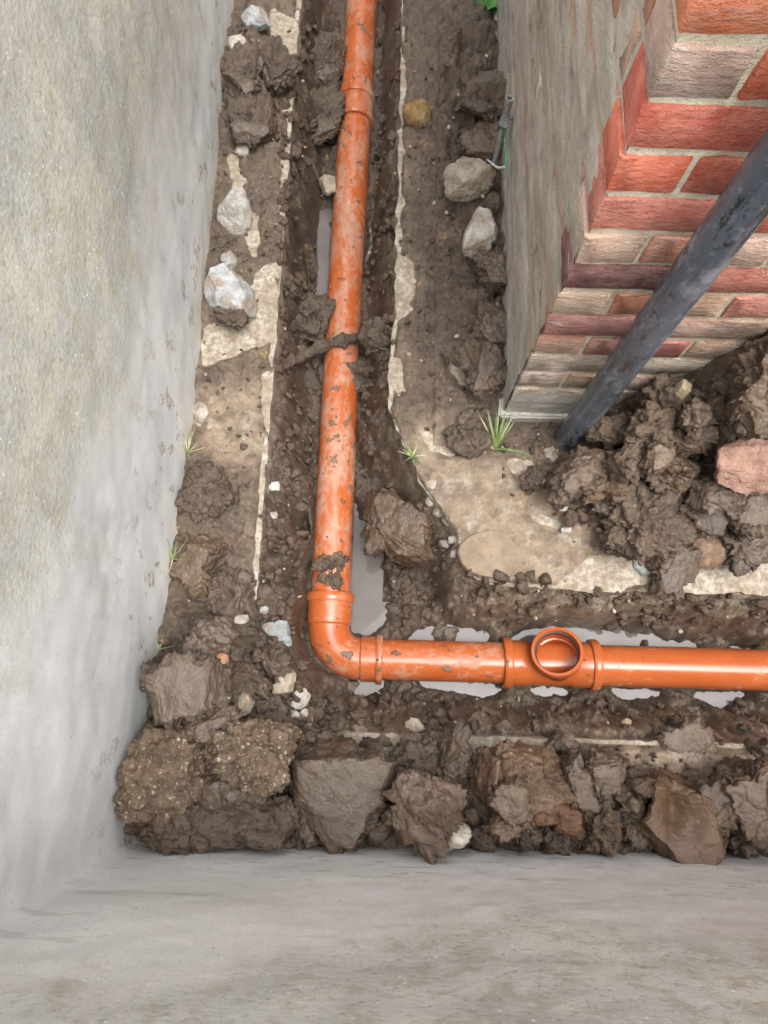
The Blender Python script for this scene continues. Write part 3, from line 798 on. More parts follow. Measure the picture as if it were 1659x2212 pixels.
o = link('drain_pipe', pymesh('drain_pipe', [(x-b[0], y-b[1], z-b[2]) for x, y, z in V_], F_), PIPED, loc=b, label='muddy orange drain pipe beyond the coupling at the far end', cat='drain pipe', group='orange drain pipes')
b = pv(1.1); V_, F_ = sweep([(pv(y), (-.005, -1, 0), R) for y in np.linspace(YC-.02, .235, 40)])
link('drain_pipe', pymesh('drain_pipe', [(x-b[0], y-b[1], z-b[2]) for x, y, z in V_], F_), PIPED, loc=b, label='long mud-spattered orange drain pipe running from the bend to the coupling', cat='drain pipe', group='orange drain pipes')
# coupling
b = pv(YC); cp = empty('pipe_coupling', b, 'mud-stained orange coupling joining two drain pipes', 'pipe fitting')
part('sleeve', ring_profile(b, (.01, 1, 0), [(-.055, R+.001), (-.054, .0605), (.054, .0605), (.055, R+.001)]), PIPED, cp, b)
for s in (-.045, .045):
    part('ring', ring_profile(Vector(b)+Vector((0, s, 0)), (.01, 1, 0), [(-.011, .0585), (-.010, .0645), (-.006, .0665), (.006, .0665), (.010, .0645), (.011, .0585)]), PIPED, cp, b)
# bend
BR = .088
b = (PVX+BR, PHY+BR, ZP); bend = empty('pipe_bend', (PVX, PHY, ZP), 'orange ninety degree pipe bend with mud smears', 'pipe fitting'); b = (PVX, PHY, ZP)
rings = [((PVX, PHY+BR+.006, ZP), (0, -1, 0), R+.002)]
for i in range(25):
    th = math.pi/2*i/24
    rings.append(((PVX+BR-BR*math.cos(th), PHY+BR-BR*math.sin(th), ZP), (math.sin(th), -math.cos(th), 0), R+.002))
rings.append(((PVX+BR+.006, PHY, ZP), (1, 0, 0), R+.002))
part('elbow', sweep(rings), PIPEM, bend, b)
part('socket', ring_profile((PVX, PHY+BR+.004, ZP), (0, 1, 0), [(-.003, .057), (.002, .0615), (.072, .0622), (.0735, .056)]), PIPEM, bend, b)
part('socket', ring_profile((PVX+BR+.004, PHY, ZP), (1, 0, 0), [(-.003, .057), (.002, .0615), (.050, .0622), (.0515, .056)]), PIPEM, bend, b)
part('ring', ring_profile((PVX, PHY+BR+.076, ZP), (0, 1, 0), RING), PIPEM, bend, b)
part('ring', ring_profile((PVX+BR+.054, PHY, ZP), (1, 0, 0), [(-.009, .058), (-.0085, .0665), (-.006, .0685), (.006, .0685), (.0085, .0665), (.009, .058)]), PIPED, bend, b)
ph = lambda x: (x, PHY, pipe_z(x))
b = ph(.16); V_, F_ = sweep([(ph(x), (1, 0, .03), R) for x in np.linspace(PVX+BR+.05, .36, 14)])
link('drain_pipe', pymesh('drain_pipe', [(x-b[0], y-b[1], z-b[2]) for x, y, z in V_], F_), PIPEM, loc=b, label='short orange drain pipe with dried drips between the bend and the tee', cat='drain pipe', group='orange drain pipes')
b = ph(1.2); V_, F_ = sweep([(ph(x), (1, 0, .03), R) for x in np.linspace(.56, 2.29, 30)])
link('drain_pipe', pymesh('drain_pipe', [(x-b[0], y-b[1], z-b[2]) for x, y, z in V_], F_), PIPEC, loc=b, label='clean orange drain pipe leaving the tee to the right', cat='drain pipe', group='orange drain pipes')
# tee
XT0, XT1 = .335, .585
b = ph((XT0+XT1)/2); tee = empty('pipe_tee', b, 'orange tee junction with an open upright socket', 'pipe fitting')
part('sleeve', sweep([(ph(x), (1, 0, .03), r) for x, r in [(XT0, .0565), (XT0+.001, .0612), (XT0+.066, .0612), (XT0+.072, .058), (XT1-.072, .058), (XT1-.066, .0612), (XT1-.001, .0612), (XT1, .0565)]]), PIPEC, tee, b)
part('ring', ring_profile(ph(XT0+.008), (1, 0, .03), [(-.012, .057), (-.011, .0675), (-.008, .0695), (.008, .0695), (.011, .0675), (.012, .0605)]), PIPEC, tee, b)
part('ring', ring_profile(ph(XT1-.008), (1, 0, .03), [(-.012, .0605), (-.011, .0675), (-.008, .0695), (.008, .0695), (.011, .0675), (.012, .057)]), PIPEC, tee, b)
B0 = Vector((.478, PHY, pipe_z(.478))); B1 = Vector((.4565, .104, -.108)); bt = (B1-B0); bl = bt.length; bt.normalize()
part('branch', sweep([(B0+bt*s, bt, r) for s, r in [(.0, .055), (bl-.062, .055), (bl-.052, .0605), (bl-.016, .0605)]]), PIPEC, tee, b)
part('ring', sweep([(B0+bt*s, bt, r) for s, r in [(bl-.03, .0595), (bl-.028, .0655), (bl-.024, .067), (bl-.003, .067), (bl, .0655), (bl+.0005, .0585), (bl-.004, .0570), (bl-.012, .0570), (bl-.013, .0605)]]), PIPEC, tee, b)
part('seal', sweep([(B0+bt*s, bt, r) for s, r in [(bl-.012, .0575), (bl-.013, .0535), (bl-.017, .0528), (bl-.021, .0535), (bl-.022, .0575)]]), RUBBER, tee, b)
part('bore', sweep([(B0+bt*s, bt, r) for s, r in [(bl-.021, .0562), (bl-.058, .0560), (bl-.060, .052), (bl-.095, .0515), (bl-.15, .050), (bl-.165, .044), (bl-.178, .030), (bl-.184, .012)]], cap1=True), PIPEC, tee, b)

# black downpipe against the house front
dp = P(1222, 951, 0); DX, DY = float(dp[0])+.002, float(dp[1])
down = empty('downpipe', (DX, DY, 0), 'black plastic rainwater downpipe standing in front of the brick wall', 'downpipe')
part('pipe', sweep([((DX, DY, z), (0, 0, 1), .034) for z in np.linspace(-.08, 1.75, 30)], cap1=True), BLACK, down, (DX, DY, 0))
part('collar', sweep([((DX, DY, z), (0, 0, 1), r) for z, r in [(-.034, .034), (-.033, .0375), (-.028, .0385), (-.018, .0375), (-.017, .034)]]), BLACK, down, (DX, DY, 0))
part('shoe', sweep([((DX, DY, -.10), (0, 0, 1), .043), ((DX, DY, -.052), (0, 0, 1), .042), ((DX, DY, -.042), (0, 0, 1), .038), ((DX, DY, -.040), (0, 0, 1), .034)]), BLACK, down, (DX, DY, 0))
gl = sweep([(Vector((DX-.03+.055*math.cos(t)*.5, DY+.02+.02*math.sin(t), .004-.045+.012*math.sin(t*2))), (-math.sin(t)*.5, .4*math.cos(t), .05), .007) for t in np.linspace(1.2, 4.6, 14)], 10, True, True)
part('flange', gl, DARKST, down, (DX, DY, 0))

# ------------------------------------------------------------------ clods and stones
def catmull(pts, n=8):
    out = []; p = [pts[0]]+pts+[pts[-1]]
    for i in range(1, len(p)-2):
        for k in range(n):
            t = k/n; a, b_, c_, d = p[i-1], p[i], p[i+1], p[i+2]
            out.append(.5*((2*b_)+(c_-a)*t+(2*a-5*b_+4*c_-d)*t*t+(3*b_-a-3*c_+d)*t**3))
    out.append(pts[-1]); return out
_ico = {}
def ico(n):
    if n not in _ico:
        bm = bmesh.new(); bmesh.ops.create_icosphere(bm, subdivisions=n, radius=1)
        V = np.array([v.co[:] for v in bm.verts]); F = np.array([[v.index for v in f.verts] for f in bm.faces]); bm.free(); _ico[n] = (V, F)
    return _ico[n]
ZONE = {'A': (242, 1382.4, .2604), 'B': (570, 1538, .2604), 'C': (916, 1538, .2604), 'D': (1227, 1538, .2604), 'E': (1140.5, 708.5, .3125), 'G': (1140.5, 950.4, .3125), 'K': (760, 933, .2708), 'P': (0, 0, 1)}
def lump(name, zone, poly, h, seed, label, cat, style='clod', lift=0.0, tint=(1, 1, 1), grit=0.0, tilt=(0, 0), rough=1.0, cut=None, zbase=None, group=None, n=None):
    zx, zy, zf = ZONE[zone]
    px = [(zx+x*zf, zy+y*zf) for x, y in poly]
    cpx = np.mean(px, axis=0); c0x = cpx[0]
    zm = .03 if zbase is None else zbase+h*.4
    ylow = max(y for x, y in px); xlow = [x for x, y in px if y == ylow][0]
    xl = min(x for x, y in px); yl = [y for x, y in px if x == xl][0]
    for _ in range(24):           # a lump leaning on a wall stands high enough to stay in front of it
        if zbase is None and zm < .11 and (P(xlow, ylow, zm)[1] < WY+.006 or P(xl, yl, zm)[0] < WX+.006): zm += .005
    yt = min(y for x, y in px); xt = [x for x, y in px if y == yt][0]
    for _ in range(60):           # ... and so does one resting against the front of the house
        q_ = P(xt, yt, zm)
        if zbase is None and q_[0] > HX and q_[1] > HY-.004 and c0x > 1140 and zm < .34: zm += .005
    if zbase is None and zm > .03:
        c = P(cpx[0], cpx[1], zm); h = min(max(h, 1.75*(zm-gz(c[0], c[1]))), h+.12)
    for _ in range(8):
        c = P(cpx[0], cpx[1], zm)
        zb = (gz(c[0], c[1])-(.016 if style == 'stone' else .24*h)+lift) if zbase is None else zbase
        zm = .4*zm+.6*(zb+h*.5)
    c = P(cpx[0], cpx[1], zm); zb = zm-h*.5
    W = (np.array([P(x, y, zm)[:2] for x, y in px])-c[:2])*(1.0 if style == 'stone' else 1.10)
    c = c+np.array([max(0, WX+.004-(c[0]+W[:, 0].min())), max(0, WY+.004-(c[1]+W[:, 1].min())), 0])
    if c[0] > HX: c = c-np.array([0, max(0, c[1]+W[:, 1].max()-HY+.006), 0])
    th = np.arctan2(W[:, 1], W[:, 0]); rr = np.hypot(W[:, 0], W[:, 1])
    o = np.argsort(th); th = th[o]; rr = rr[o]
    size = float(np.mean(rr))
    sub = n or (6 if size > .045 else 5 if size > .018 else 4)
    V, F = ico(sub)
    V = V.copy()
    a = np.arctan2(V[:, 1], V[:, 0]); hx = np.hypot(V[:, 0], V[:, 1])
    tt = np.linspace(-math.pi, math.pi, 361); rt = np.interp(tt, th, rr, period=2*math.pi)
    k = np.ones(9)/9; rp = np.concatenate([rt[-10:-1], rt, rt[1:10]]); rt = np.convolve(rp, k, 'same')[9:-9]
    rt = rt*(1+.10*fbm(np.cos(tt)*3+seed, np.sin(tt)*3, 0*tt+seed*.37, 3, .6))
    r = np.interp(a, tt, rt)
    if style != 'stone': tint = tuple(1+(t-1)*.6 for t in tint)
    p = 3.2 if style == 'stone' else 3.6
    e = (hx**p+np.abs(V[:, 2])**p)**(-1/p)
    q = np.stack([np.cos(a)*r*hx*e, np.sin(a)*r*hx*e, V[:, 2]*e*h*.5], 1)*1.0
    rng = np.random.RandomState(seed)
    nrm = q/np.array([size, size, h*.5]); nrm /= np.linalg.norm(nrm, axis=1)[:, None]+1e-9
    s = seed*3.71
    sm = np.zeros(len(q))
    f = 1/size
    low = fbm(q[:, 0]*f*.9+s, q[:, 1]*f*.9, q[:, 2]*f*.9+s, 3)
    amp = .13 if style != 'stone' else .09
    q = q+nrm*(low*amp*min(size, h))[:, None]
    # broken faces
    K = {'stone': 12, 'clod': 11, 'cut': 7, 'pebbly': 10, 'soft': 5}[style]
    for i in range(K):
        d = rng.normal(size=3); d[2] = abs(d[2])*1.1 if i % 4 else d[2]; d /= np.linalg.norm(d)
        sup = (q@d).max(); cutd = sup*rng.uniform(.62, .92) if style != 'soft' else sup*rng.uniform(.8, .95)
        ov = q@d-cutd
        m = ov > 0
        if style in ('clod', 'cut'):
            q[m] -= d*(ov[m]*.93)[:, None]
            if rng.rand() < .8: sm[m] = np.maximum(sm[m], np.clip(ov[m]/(.06*size), 0, .85))
        else:
            q[m] -= d*(ov[m]*.9)[:, None]
    if style == 'cut':          # one clean spade-cut face on top
        tl = np.array([-tilt[0], -tilt[1], 1.0]); tl /= np.linalg.norm(tl)
        ov = q@tl-h*.30; m = ov > 0
        q[m] -= tl*(ov[m]*.95)[:, None]; sm[m] = np.maximum(sm[m], np.clip(ov[m]/(.05*h), 0, 1))
    else:
        q[:, 2] += q[:, 0]*tilt[0]+q[:, 1]*tilt[1]
    if cut is not None: q, sm = cut(q, sm, size, h)
    if style in ('clod', 'cut', 'pebbly', 'soft'):
        rgh = (1-.88*np.clip(sm, 0, 1))*rough
        wv = .004*fbm(q[:, 0]*60+s, q[:, 1]*60, q[:, 2]*60, 2)
        cr = crumbs3(q[:, 0]+wv+seed, q[:, 1]+wv, q[:, 2]+5, .017, seed % 90)*.55+crumbs3(q[:, 0]+seed, q[:, 1]+3, q[:, 2]+wv, .008, (seed*7) % 90)*.5-.006
        crk = np.abs(perlin(q[:, 0]*22+s, q[:, 1]*22, q[:, 2]*22))
        crack = -np.clip(.07-crk, 0, 1)/.07*.006*(perlin(q[:, 0]*9+s, q[:, 1]*9, q[:, 2]*9) > -.05)
        fine = .004*fbm(q[:, 0]*48+s, q[:, 1]*48, q[:, 2]*48+s, 4, .6)
        k = min(1, size/.05)
        st = fbm(q[:, 0]*f*1.3+s, q[:, 1]*f*1.3, q[:, 2]*f*2.2+s, 3, .6)*3.2; fl = np.floor(st); plate = (fl+sstep(.0, .22, st-fl))*.0065
        mid = .055*min(size, .07)*fbm(q[:, 0]*f*2.6+s, q[:, 1]*f*2.6, q[:, 2]*f*2.6+s, 4, .62)
        torn = .006*(.45-np.abs(fbm(q[:, 0]*26+s, q[:, 1]*26, q[:, 2]*26+s, 3, .6)))
        q = q+nrm*(plate*k*(.06+.94*rgh)+(cr*.75+fine*1.1+mid*1.0+torn*.6)*rgh*k+crack*1.6*k*(.45+.55*rgh)+.0012*fbm(q[:, 0]*30+s, q[:, 1]*30, q[:, 2]*30, 2))[:, None]
    else:
        q = q+nrm*(.05*size*fbm(q[:, 0]*f*2.4+s, q[:, 1]*f*2.4, q[:, 2]*f*2.4+s, 4, .6))[:, None]
    q[:, 2] += h*.5
    me = npmesh(name, q, F, True, {'smoothness': np.clip(sm, 0, 1)})
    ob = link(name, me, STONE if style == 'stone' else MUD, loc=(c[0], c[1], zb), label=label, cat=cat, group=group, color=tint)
    ob['grit'] = float(grit)
    return ob
def clod(zone, poly, h, seed, label, **kw): return lump('mud_clod', zone, poly, h, seed, label, 'mud clod', group='mud clods dug from the trench', **kw)
def stone(zone, poly, h, seed, label, tint=(.45, .42, .38), **kw):
    return lump('rubble_stone', zone, poly, h, seed, label, 'stone', style='stone', tint=tint, group='loose rubble stones', **kw)
def circ(x, y, rx, ry=None, n=8, seed=0):
    rng = random.Random(seed+int(x*7+y)); ry = ry or rx
    return [(x+rx*math.cos(t)*rng.uniform(.8, 1.15), y+ry*math.sin(t)*rng.uniform(.8, 1.15)) for t in [2*math.pi*i/n for i in range(n)]]

# pile in the near left corner
clod('A', [(430, 290), (520, 190), (870, 200), (940, 400), (860, 480), (560, 610), (490, 750), (330, 730), (300, 640), (330, 520), (420, 440)], .13, 3, 'smooth flat-topped dark clod high in the corner pile against the left wall', style='cut', tilt=(.05, .08), lift=.03)
clod('A', [(295, 340), (430, 190), (490, 270), (410, 410), (310, 420)], .08, 4, 'small dark lump wedged between the left wall and the flat-topped clod', lift=.02)
clod('A', [(620, 670), (780, 610), (960, 470), (1000, 640), (900, 730), (800, 860), (740, 940), (630, 830)], .10, 5, 'cracked wedge of mud with a pale chip beside the flat-topped clod', lift=.03, tint=(1.15, 1.12, 1.08))
clod('A', [(200, 750), (380, 750), (560, 780), (760, 960), (700, 1130), (560, 1340), (300, 1490), (120, 1600), (55, 1560), (90, 1250), (130, 950)], .17, 6, 'big pebbly brown lump leaning into the corner of the two walls', style='pebbly', grit=1.0, tint=(1.35, 1.22, 1.02), lift=.01)
clod('A', [(830, 800), (1000, 670), (1250, 710), (1460, 830), (1450, 1000), (1300, 1220), (1120, 1200), (960, 1060), (800, 1000)], .14, 7, 'rounded gravelly lump full of small stones in the middle of the corner pile', style='pebbly', grit=1.0, tint=(1.5, 1.38, 1.15), lift=.02)
clod('A', [(690, 1180), (850, 1080), (1060, 1110), (1200, 1230), (1340, 1300), (1210, 1400), (900, 1370), (760, 1370), (680, 1280)], .11, 8, 'brown lump with a grey stone squeezed between gravelly lump and sausage-shaped clod', grit=.2, lift=.02)
clod('A', [(670, 1430), (800, 1350), (1050, 1360), (1300, 1410), (1400, 1500), (1390, 1770), (1150, 1750), (900, 1760), (740, 1790), (640, 1650)], .12, 9, 'fat sausage-shaped smooth clod lying against the near wall', style='soft', rough=.5, lift=.0)
clod('A', [(450, 1450), (640, 1410), (690, 1560), (650, 1730), (520, 1770), (420, 1600)], .10, 10, 'dark rounded lump at the left end of the sausage-shaped clod', style='soft', rough=.7)
clod('A', [(265, 1600), (380, 1530), (510, 1600), (510, 1720), (380, 1790), (265, 1740)], .07, 11, 'small sandy knob in front of the pebbly corner lump', style='pebbly', grit=.6, tint=(1.15, 1.05, .9))
clod('A', [(1330, 1380), (1450, 1340), (1500, 1480), (1480, 1620), (1400, 1650), (1340, 1500)], .08, 12, 'dark lump with an orange fleck at the right end of the sausage-shaped clod', grit=.1)
clod('A', [(500, 150), (640, 40), (790, 40), (1000, 80), (980, 190), (740, 210), (560, 210)], .07, 13, 'crumbly reddish lump along the upper edge of the flat-topped clod', tint=(1.1, 1.0, .95))
clod('A', [(920, 210), (1050, 150), (1200, 170), (1300, 330), (1230, 440), (1110, 450), (950, 380)], .07, 14, 'crumbly dark heap just right of the flat-topped clod', rough=1.5)
clod('A', [(1210, 80), (1330, 60), (1420, 160), (1400, 300), (1300, 320), (1220, 200)], .06, 15, 'crumbly lump below the blue-grey stone near the bend', rough=1.4)
clod('A', [(1130, 430), (1260, 420), (1340, 520), (1400, 660), (1300, 700), (1180, 660), (1120, 560)], .07, 16, 'soft brown lump behind the upright pale chip', style='soft')
clod('A', [(640, 0), (760, -90), (950, -110), (1050, -20), (960, 60), (760, 50)], .05, 17, 'broad low lump beside the trench above the corner pile', lift=.0)
stone('A', [(780, 150), (880, 120), (980, 160), (920, 205), (830, 195)], .025, 18, 'small orange brick chip on top of the corner pile', tint=(.42, .16, .09), lift=.05)
stone('A', [(1040, 470), (1100, 430), (1150, 480), (1130, 610), (1060, 650)], .07, 19, 'upright pale chip with a bluish edge beside the gravelly lump', tint=(.55, .52, .42), lift=.03)
stone('A', [(920, 610), (1000, 580), (1000, 640), (960, 700), (920, 680)], .03, 20, 'tiny pale blue chip stuck on the cracked wedge', tint=(.50, .60, .64), lift=.07)
stone('A', [(900, 480), (950, 450), (985, 490), (940, 525)], .02, 21, 'tiny cream pebble at the top of the cracked wedge', tint=(.62, .55, .46), lift=.07)
stone('A', [(405, 1010), (450, 970), (495, 1010), (490, 1070), (430, 1085)], .02, 22, 'cream pebble stuck on the pebbly corner lump', tint=(.62, .52, .36), zbase=.20)
stone('A', [(1450, 165), (1490, 230), (1510, 360), (1450, 450), (1470, 500), (1350, 480), (1330, 370), (1400, 350), (1400, 230)], .035, 23, 'tall pale mortar lump right of the crumbly heap', tint=(.55, .47, .38))
stone('A', [(1450, 400), (1540, 380), (1640, 560), (1560, 580), (1480, 480)], .03, 24, 'long white stone chip by the lower bend of the trench', tint=(.66, .63, .58))
stone('A', circ(1510, 620, 45, 35), .025, 25, 'leftmost of the three white pebbles below the long white chip', tint=(.66, .62, .58))
stone('A', circ(1590, 605, 42, 38), .025, 26, 'middle white pebble below the long white chip', tint=(.64, .61, .56))
stone('A', circ(1625, 730, 55, 32), .025, 27, 'lowest white pebble next to the near concrete strip edge', tint=(.66, .62, .56))

# near row, left half
clod('B', [(110, 560), (200, 440), (420, 360), (520, 300), (860, 350), (1090, 480), (1100, 640), (960, 790), (780, 990), (590, 1080), (420, 1000), (310, 910), (190, 730)], .14, 31, 'largest wedge-shaped clod with a smooth spade-cut top at the near wall', style='cut', tilt=(-.06, .10), tint=(1.0, .97, .93), lift=.045)
clod('B', [(400, 1040), (480, 980), (600, 1070), (800, 950), (870, 1080), (860, 1180), (560, 1250), (540, 1280), (410, 1270)], .085, 32, 'crumbly foot of mud under the largest wedge-shaped clod', tint=(1.0, .98, .95))
clod('B', [(290, 250), (420, 160), (560, 180), (640, 260), (750, 320), (560, 350), (440, 330), (340, 320)], .06, 33, 'curled dark lump above the largest wedge-shaped clod', lift=.01)
clod('B', [(850, 350), (960, 320), (1070, 390), (1130, 470), (1070, 610), (900, 500)], .08, 34, 'rough lump stuck to the right shoulder of the largest wedge', rough=1.3, lift=.03)
clod('B', [(300, 880), (390, 960), (420, 1060), (340, 1060), (260, 980)], .05, 35, 'small dark lump under the left side of the largest wedge')
clod('B', [(1070, 560), (1180, 510), (1330, 490), (1500, 550), (1570, 760), (1530, 900), (1440, 1050), (1300, 1090), (1110, 1030), (1060, 880), (1140, 760)], .12, 36, 'crumbly rust-brown clod right of the largest wedge', rough=1.4, tint=(1.15, 1.0, .9), grit=.15, lift=.025)
clod('B', [(1140, 330), (1260, 250), (1410, 280), (1430, 400), (1350, 510), (1180, 500), (1110, 420)], .07, 37, 'dark smooth lump behind the rust-brown clod', style='soft', tint=(.75, .78, .8))
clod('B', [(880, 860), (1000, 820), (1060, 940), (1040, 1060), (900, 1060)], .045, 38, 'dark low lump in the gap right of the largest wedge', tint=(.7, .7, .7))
# near row, middle
clod('C', [(390, 470), (520, 350), (640, 330), (760, 270), (940, 280), (1020, 440), (1100, 680), (1140, 770), (1000, 810), (860, 890), (760, 910), (640, 890), (500, 850), (430, 910), (380, 740), (330, 560)], .13, 41, 'broad cracked clod with orange streaks in the middle of the near row', rough=1.2, tint=(1.5, 1.12, .85), grit=.3, lift=.035)
clod('C', [(110, 150), (260, 120), (350, 260), (370, 420), (340, 560), (200, 650), (50, 610), (30, 470), (90, 330)], .09, 42, 'dark crumbly clod left of the broad orange-streaked clod', rough=1.6, tint=(.9, .88, .85))
clod('C', [(590, 740), (700, 630), (840, 590), (870, 740), (860, 880), (720, 900), (610, 860)], .05, 43, 'pale flat plate of mud on the front of the orange-streaked clod', style='cut', tilt=(0, .25), tint=(1.45, 1.35, 1.2), lift=.085)
clod('C', [(530, 960), (620, 870), (750, 900), (750, 1040), (690, 1040), (600, 1000)], .05, 44, 'hanging tongue of brown mud above the near wall', style='cut', tilt=(0, .2), tint=(1.25, 1.05, .88), lift=.04)
clod('C', [(860, 880), (1000, 790), (1140, 770), (1240, 850), (1250, 990), (1190, 1010), (1080, 900), (960, 920)], .07, 45, 'smooth orange tongue of clay on the right of the broad clod', style='soft', rough=.5, tint=(1.8, 1.05, .65), lift=.06)
clod('C', [(1170, 480), (1290, 370), (1340, 600), (1320, 830), (1240, 850), (1170, 720), (1150, 600)], .11, 46, 'upright greyish lump right of the broad orange-streaked clod', tint=(1.25, 1.22, 1.2))
clod('C', [(1050, 240), (1130, 180), (1200, 210), (1250, 330), (1150, 380), (1070, 330)], .07, 47, 'crumbly knob sitting on the edge of the near concrete strip')
clod('C', [(1210, 930), (1290, 880), (1330, 960), (1320, 1050), (1220, 1060)], .05, 48, 'pale crumb hanging beside the pear-shaped clod', tint=(1.5, 1.4, 1.2), lift=.01)
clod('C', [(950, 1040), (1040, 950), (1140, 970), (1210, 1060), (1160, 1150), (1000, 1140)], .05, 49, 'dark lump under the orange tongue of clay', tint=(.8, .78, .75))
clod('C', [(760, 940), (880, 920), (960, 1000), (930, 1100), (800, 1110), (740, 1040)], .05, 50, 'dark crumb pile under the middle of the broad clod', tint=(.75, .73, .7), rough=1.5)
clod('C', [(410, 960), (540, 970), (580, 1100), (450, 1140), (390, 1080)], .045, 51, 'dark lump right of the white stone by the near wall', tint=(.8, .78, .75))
clod('C', [(0, 640), (180, 660), (230, 800), (200, 940), (80, 1010), (-60, 960), (-80, 800)], .09, 52, 'rough brown clod just behind the white stone', rough=1.3, tint=(1.05, .95, .85))
clod('C', [(1320, 940), (1400, 840), (1455, 830), (1530, 930), (1570, 1060), (1590, 1230), (1540, 1250), (1400, 1200), (1320, 1110)], .10, 53, 'sandy pear-shaped clod standing against the near wall', style='pebbly', grit=.25, tint=(1.4, 1.2, .95), lift=.02)
stone('C', [(70, 1060), (160, 950), (250, 890), (330, 900), (400, 970), (375, 1045), (250, 1120), (150, 1170), (85, 1160)], .06, 54, 'chunky white stone against the near wall', tint=(.74, .68, .57), lift=.055)
stone('C', [(445, 1075), (515, 1085), (515, 1155), (450, 1160)], .03, 55, 'small yellowish stone right of the chunky white stone', tint=(.52, .45, .32))
stone('C', circ(860, 1070, 45, 35), .03, 56, 'small brown-grey stone under the broad clod at the near wall', tint=(.40, .33, .26))
stone('C', [(910, 740), (950, 690), (1000, 720), (990, 800), (930, 790)], .03, 57, 'pale chip in the face of the broad orange-streaked clod', tint=(.62, .56, .47), zbase=.10)
# near row, right
clod('D', [(140, 450), (220, 390), (420, 420), (480, 560), (390, 670), (340, 810), (260, 840), (190, 800), (200, 640)], .09, 61, 'upright tan slab of mud behind the pear-shaped clod', style='cut', tilt=(.0, .15), tint=(1.3, 1.25, 1.15))
clod('D', [(420, 780), (480, 610), (560, 640), (630, 760), (620, 910), (540, 990), (430, 980), (400, 880)], .09, 62, 'knobbly lump between the pear-shaped clod and the scooped clod', rough=1.2, tint=(1.05, 1, .9))
clod('D', [(540, 620), (620, 560), (730, 620), (690, 680), (600, 680)], .03, 63, 'small smooth oval lump above the scooped clod', style='soft', rough=.3, tint=(1.1, .95, .8), lift=.05)
def scoop(q, sm, size, h):
    u = q[:, 0]/size; v = q[:, 1]/size
    top = q[:, 2] > -.1*h
    d = np.exp(-((u+.1)**2/.20+(v-.12)**2/.35))
    q[:, 2] -= top*d*h*.42
    q[:, 2] += top*.05*h*np.sin((u*1.0+.35*np.abs(v-.2)**1.5)*11)*d
    sm = np.where(top & (np.hypot(u, v) < .95) & (v > -.55), np.maximum(sm, .85), sm)
    return q, sm
clod('D', [(760, 640), (900, 630), (1070, 670), (1140, 860), (1360, 1040), (1300, 1090), (1300, 1300), (860, 1250), (610, 1140), (600, 1080), (680, 960), (710, 830)], .12, 64, 'scooped clod with a shiny hollow orange-brown face', style='cut', tilt=(0, .08), tint=(1.3, .9, .6), cut=scoop, lift=.035)
clod('D', [(560, 1000), (650, 870), (710, 720), (770, 680), (730, 840), (650, 960), (630, 1110), (480, 1150), (470, 1080)], .07, 65, 'dark wet wedge along the left side of the scooped clod', style='cut', tint=(.75, .7, .65), tilt=(-.2, 0))
clod('D', [(1080, 690), (1200, 600), (1310, 630), (1340, 760), (1290, 890), (1210, 940), (1120, 840)], .08, 66, 'dark wet plate between the scooped clod and the curved slab', style='cut', tilt=(.12, 0), tint=(.85, .8, .75))
clod('D', [(1200, 930), (1270, 770), (1360, 790), (1370, 930), (1290, 970)], .09, 67, 'crumbly knob at the right tip of the scooped clod', rough=1.6, tint=(1.2, 1.1, .95))
def curve_slab(q, sm, size, h):
    u = q[:, 0]/size; v = q[:, 1]/size; top = q[:, 2] > 0
    q[:, 2] -= top*.10*h*np.exp(-((u-.05-.25*(v-.1)**2)/.05)**2)
    return q, sm
clod('D', [(1300, 620), (1480, 530), (1560, 410), (1659, 410), (1800, 500), (1860, 900), (1700, 1140), (1600, 1150), (1510, 1080), (1430, 900), (1340, 780)], .13, 68, 'smooth curved slab of clay at the right end of the near row', style='cut', tilt=(.08, .12), tint=(1.2, 1.08, .95), cut=curve_slab, lift=.035)
clod('D', [(1260, 590), (1320, 450), (1500, 430), (1490, 540), (1330, 610)], .06, 69, 'flat brown plate behind the smooth curved slab', style='cut', tilt=(0, .1), lift=.0)
clod('D', [(1360, 1000), (1420, 960), (1510, 1080), (1530, 1190), (1470, 1240), (1390, 1180), (1360, 1080)], .06, 70, 'egg-shaped clod between the scooped clod and the curved slab', style='soft', tint=(1.15, 1.05, .9))
clod('D', [(760, 250), (940, 140), (1070, 130), (1150, 230), (1190, 330), (1020, 420), (880, 370)], .026, 71, 'thin smooth smear of clay on the near concrete strip', style='cut', tint=(1.5, 1.4, 1.25), lift=.006)
clod('D', [(1520, 330), (1640, 260), (1800, 300), (1780, 420), (1580, 420)], .05, 72, 'rough lump behind the curved slab at the right edge', rough=1.3)

# heap by the downpipe
clod('E', [(780, 370), (900, 310), (1020, 330), (1030, 440), (960, 510), (850, 450)], .07, 81, 'rounded clod against the bricks at the back of the heap', style='soft', tint=(1.1, 1.05, .95))
stone('E', [(1010, 410), (1090, 370), (1120, 440), (1060, 490)], .04, 82, 'small pale yellow stone at the back of the heap', tint=(.50, .42, .28), lift=.05)
clod('E', [(1070, 560), (1180, 520), (1260, 570), (1230, 670), (1110, 680)], .06, 83, 'knobbly clod in the middle of the heap', rough=1.3, tint=(1.15, 1.1, 1), lift=.03)
clod('E', [(410, 740), (560, 640), (710, 630), (690, 740), (520, 780)], .06, 84, 'smooth tongue-shaped clod at the foot of the downpipe', style='soft', rough=.4, lift=.03, tint=(1.05, .98, .9))
clod('E', [(870, 550), (960, 530), (1030, 620), (970, 720), (940, 810), (860, 840), (820, 770), (690, 790), (770, 680)], .10, 85, 'twisted pale clod right of the downpipe foot', style='soft', rough=.7, tint=(1.35, 1.28, 1.12), lift=.04)
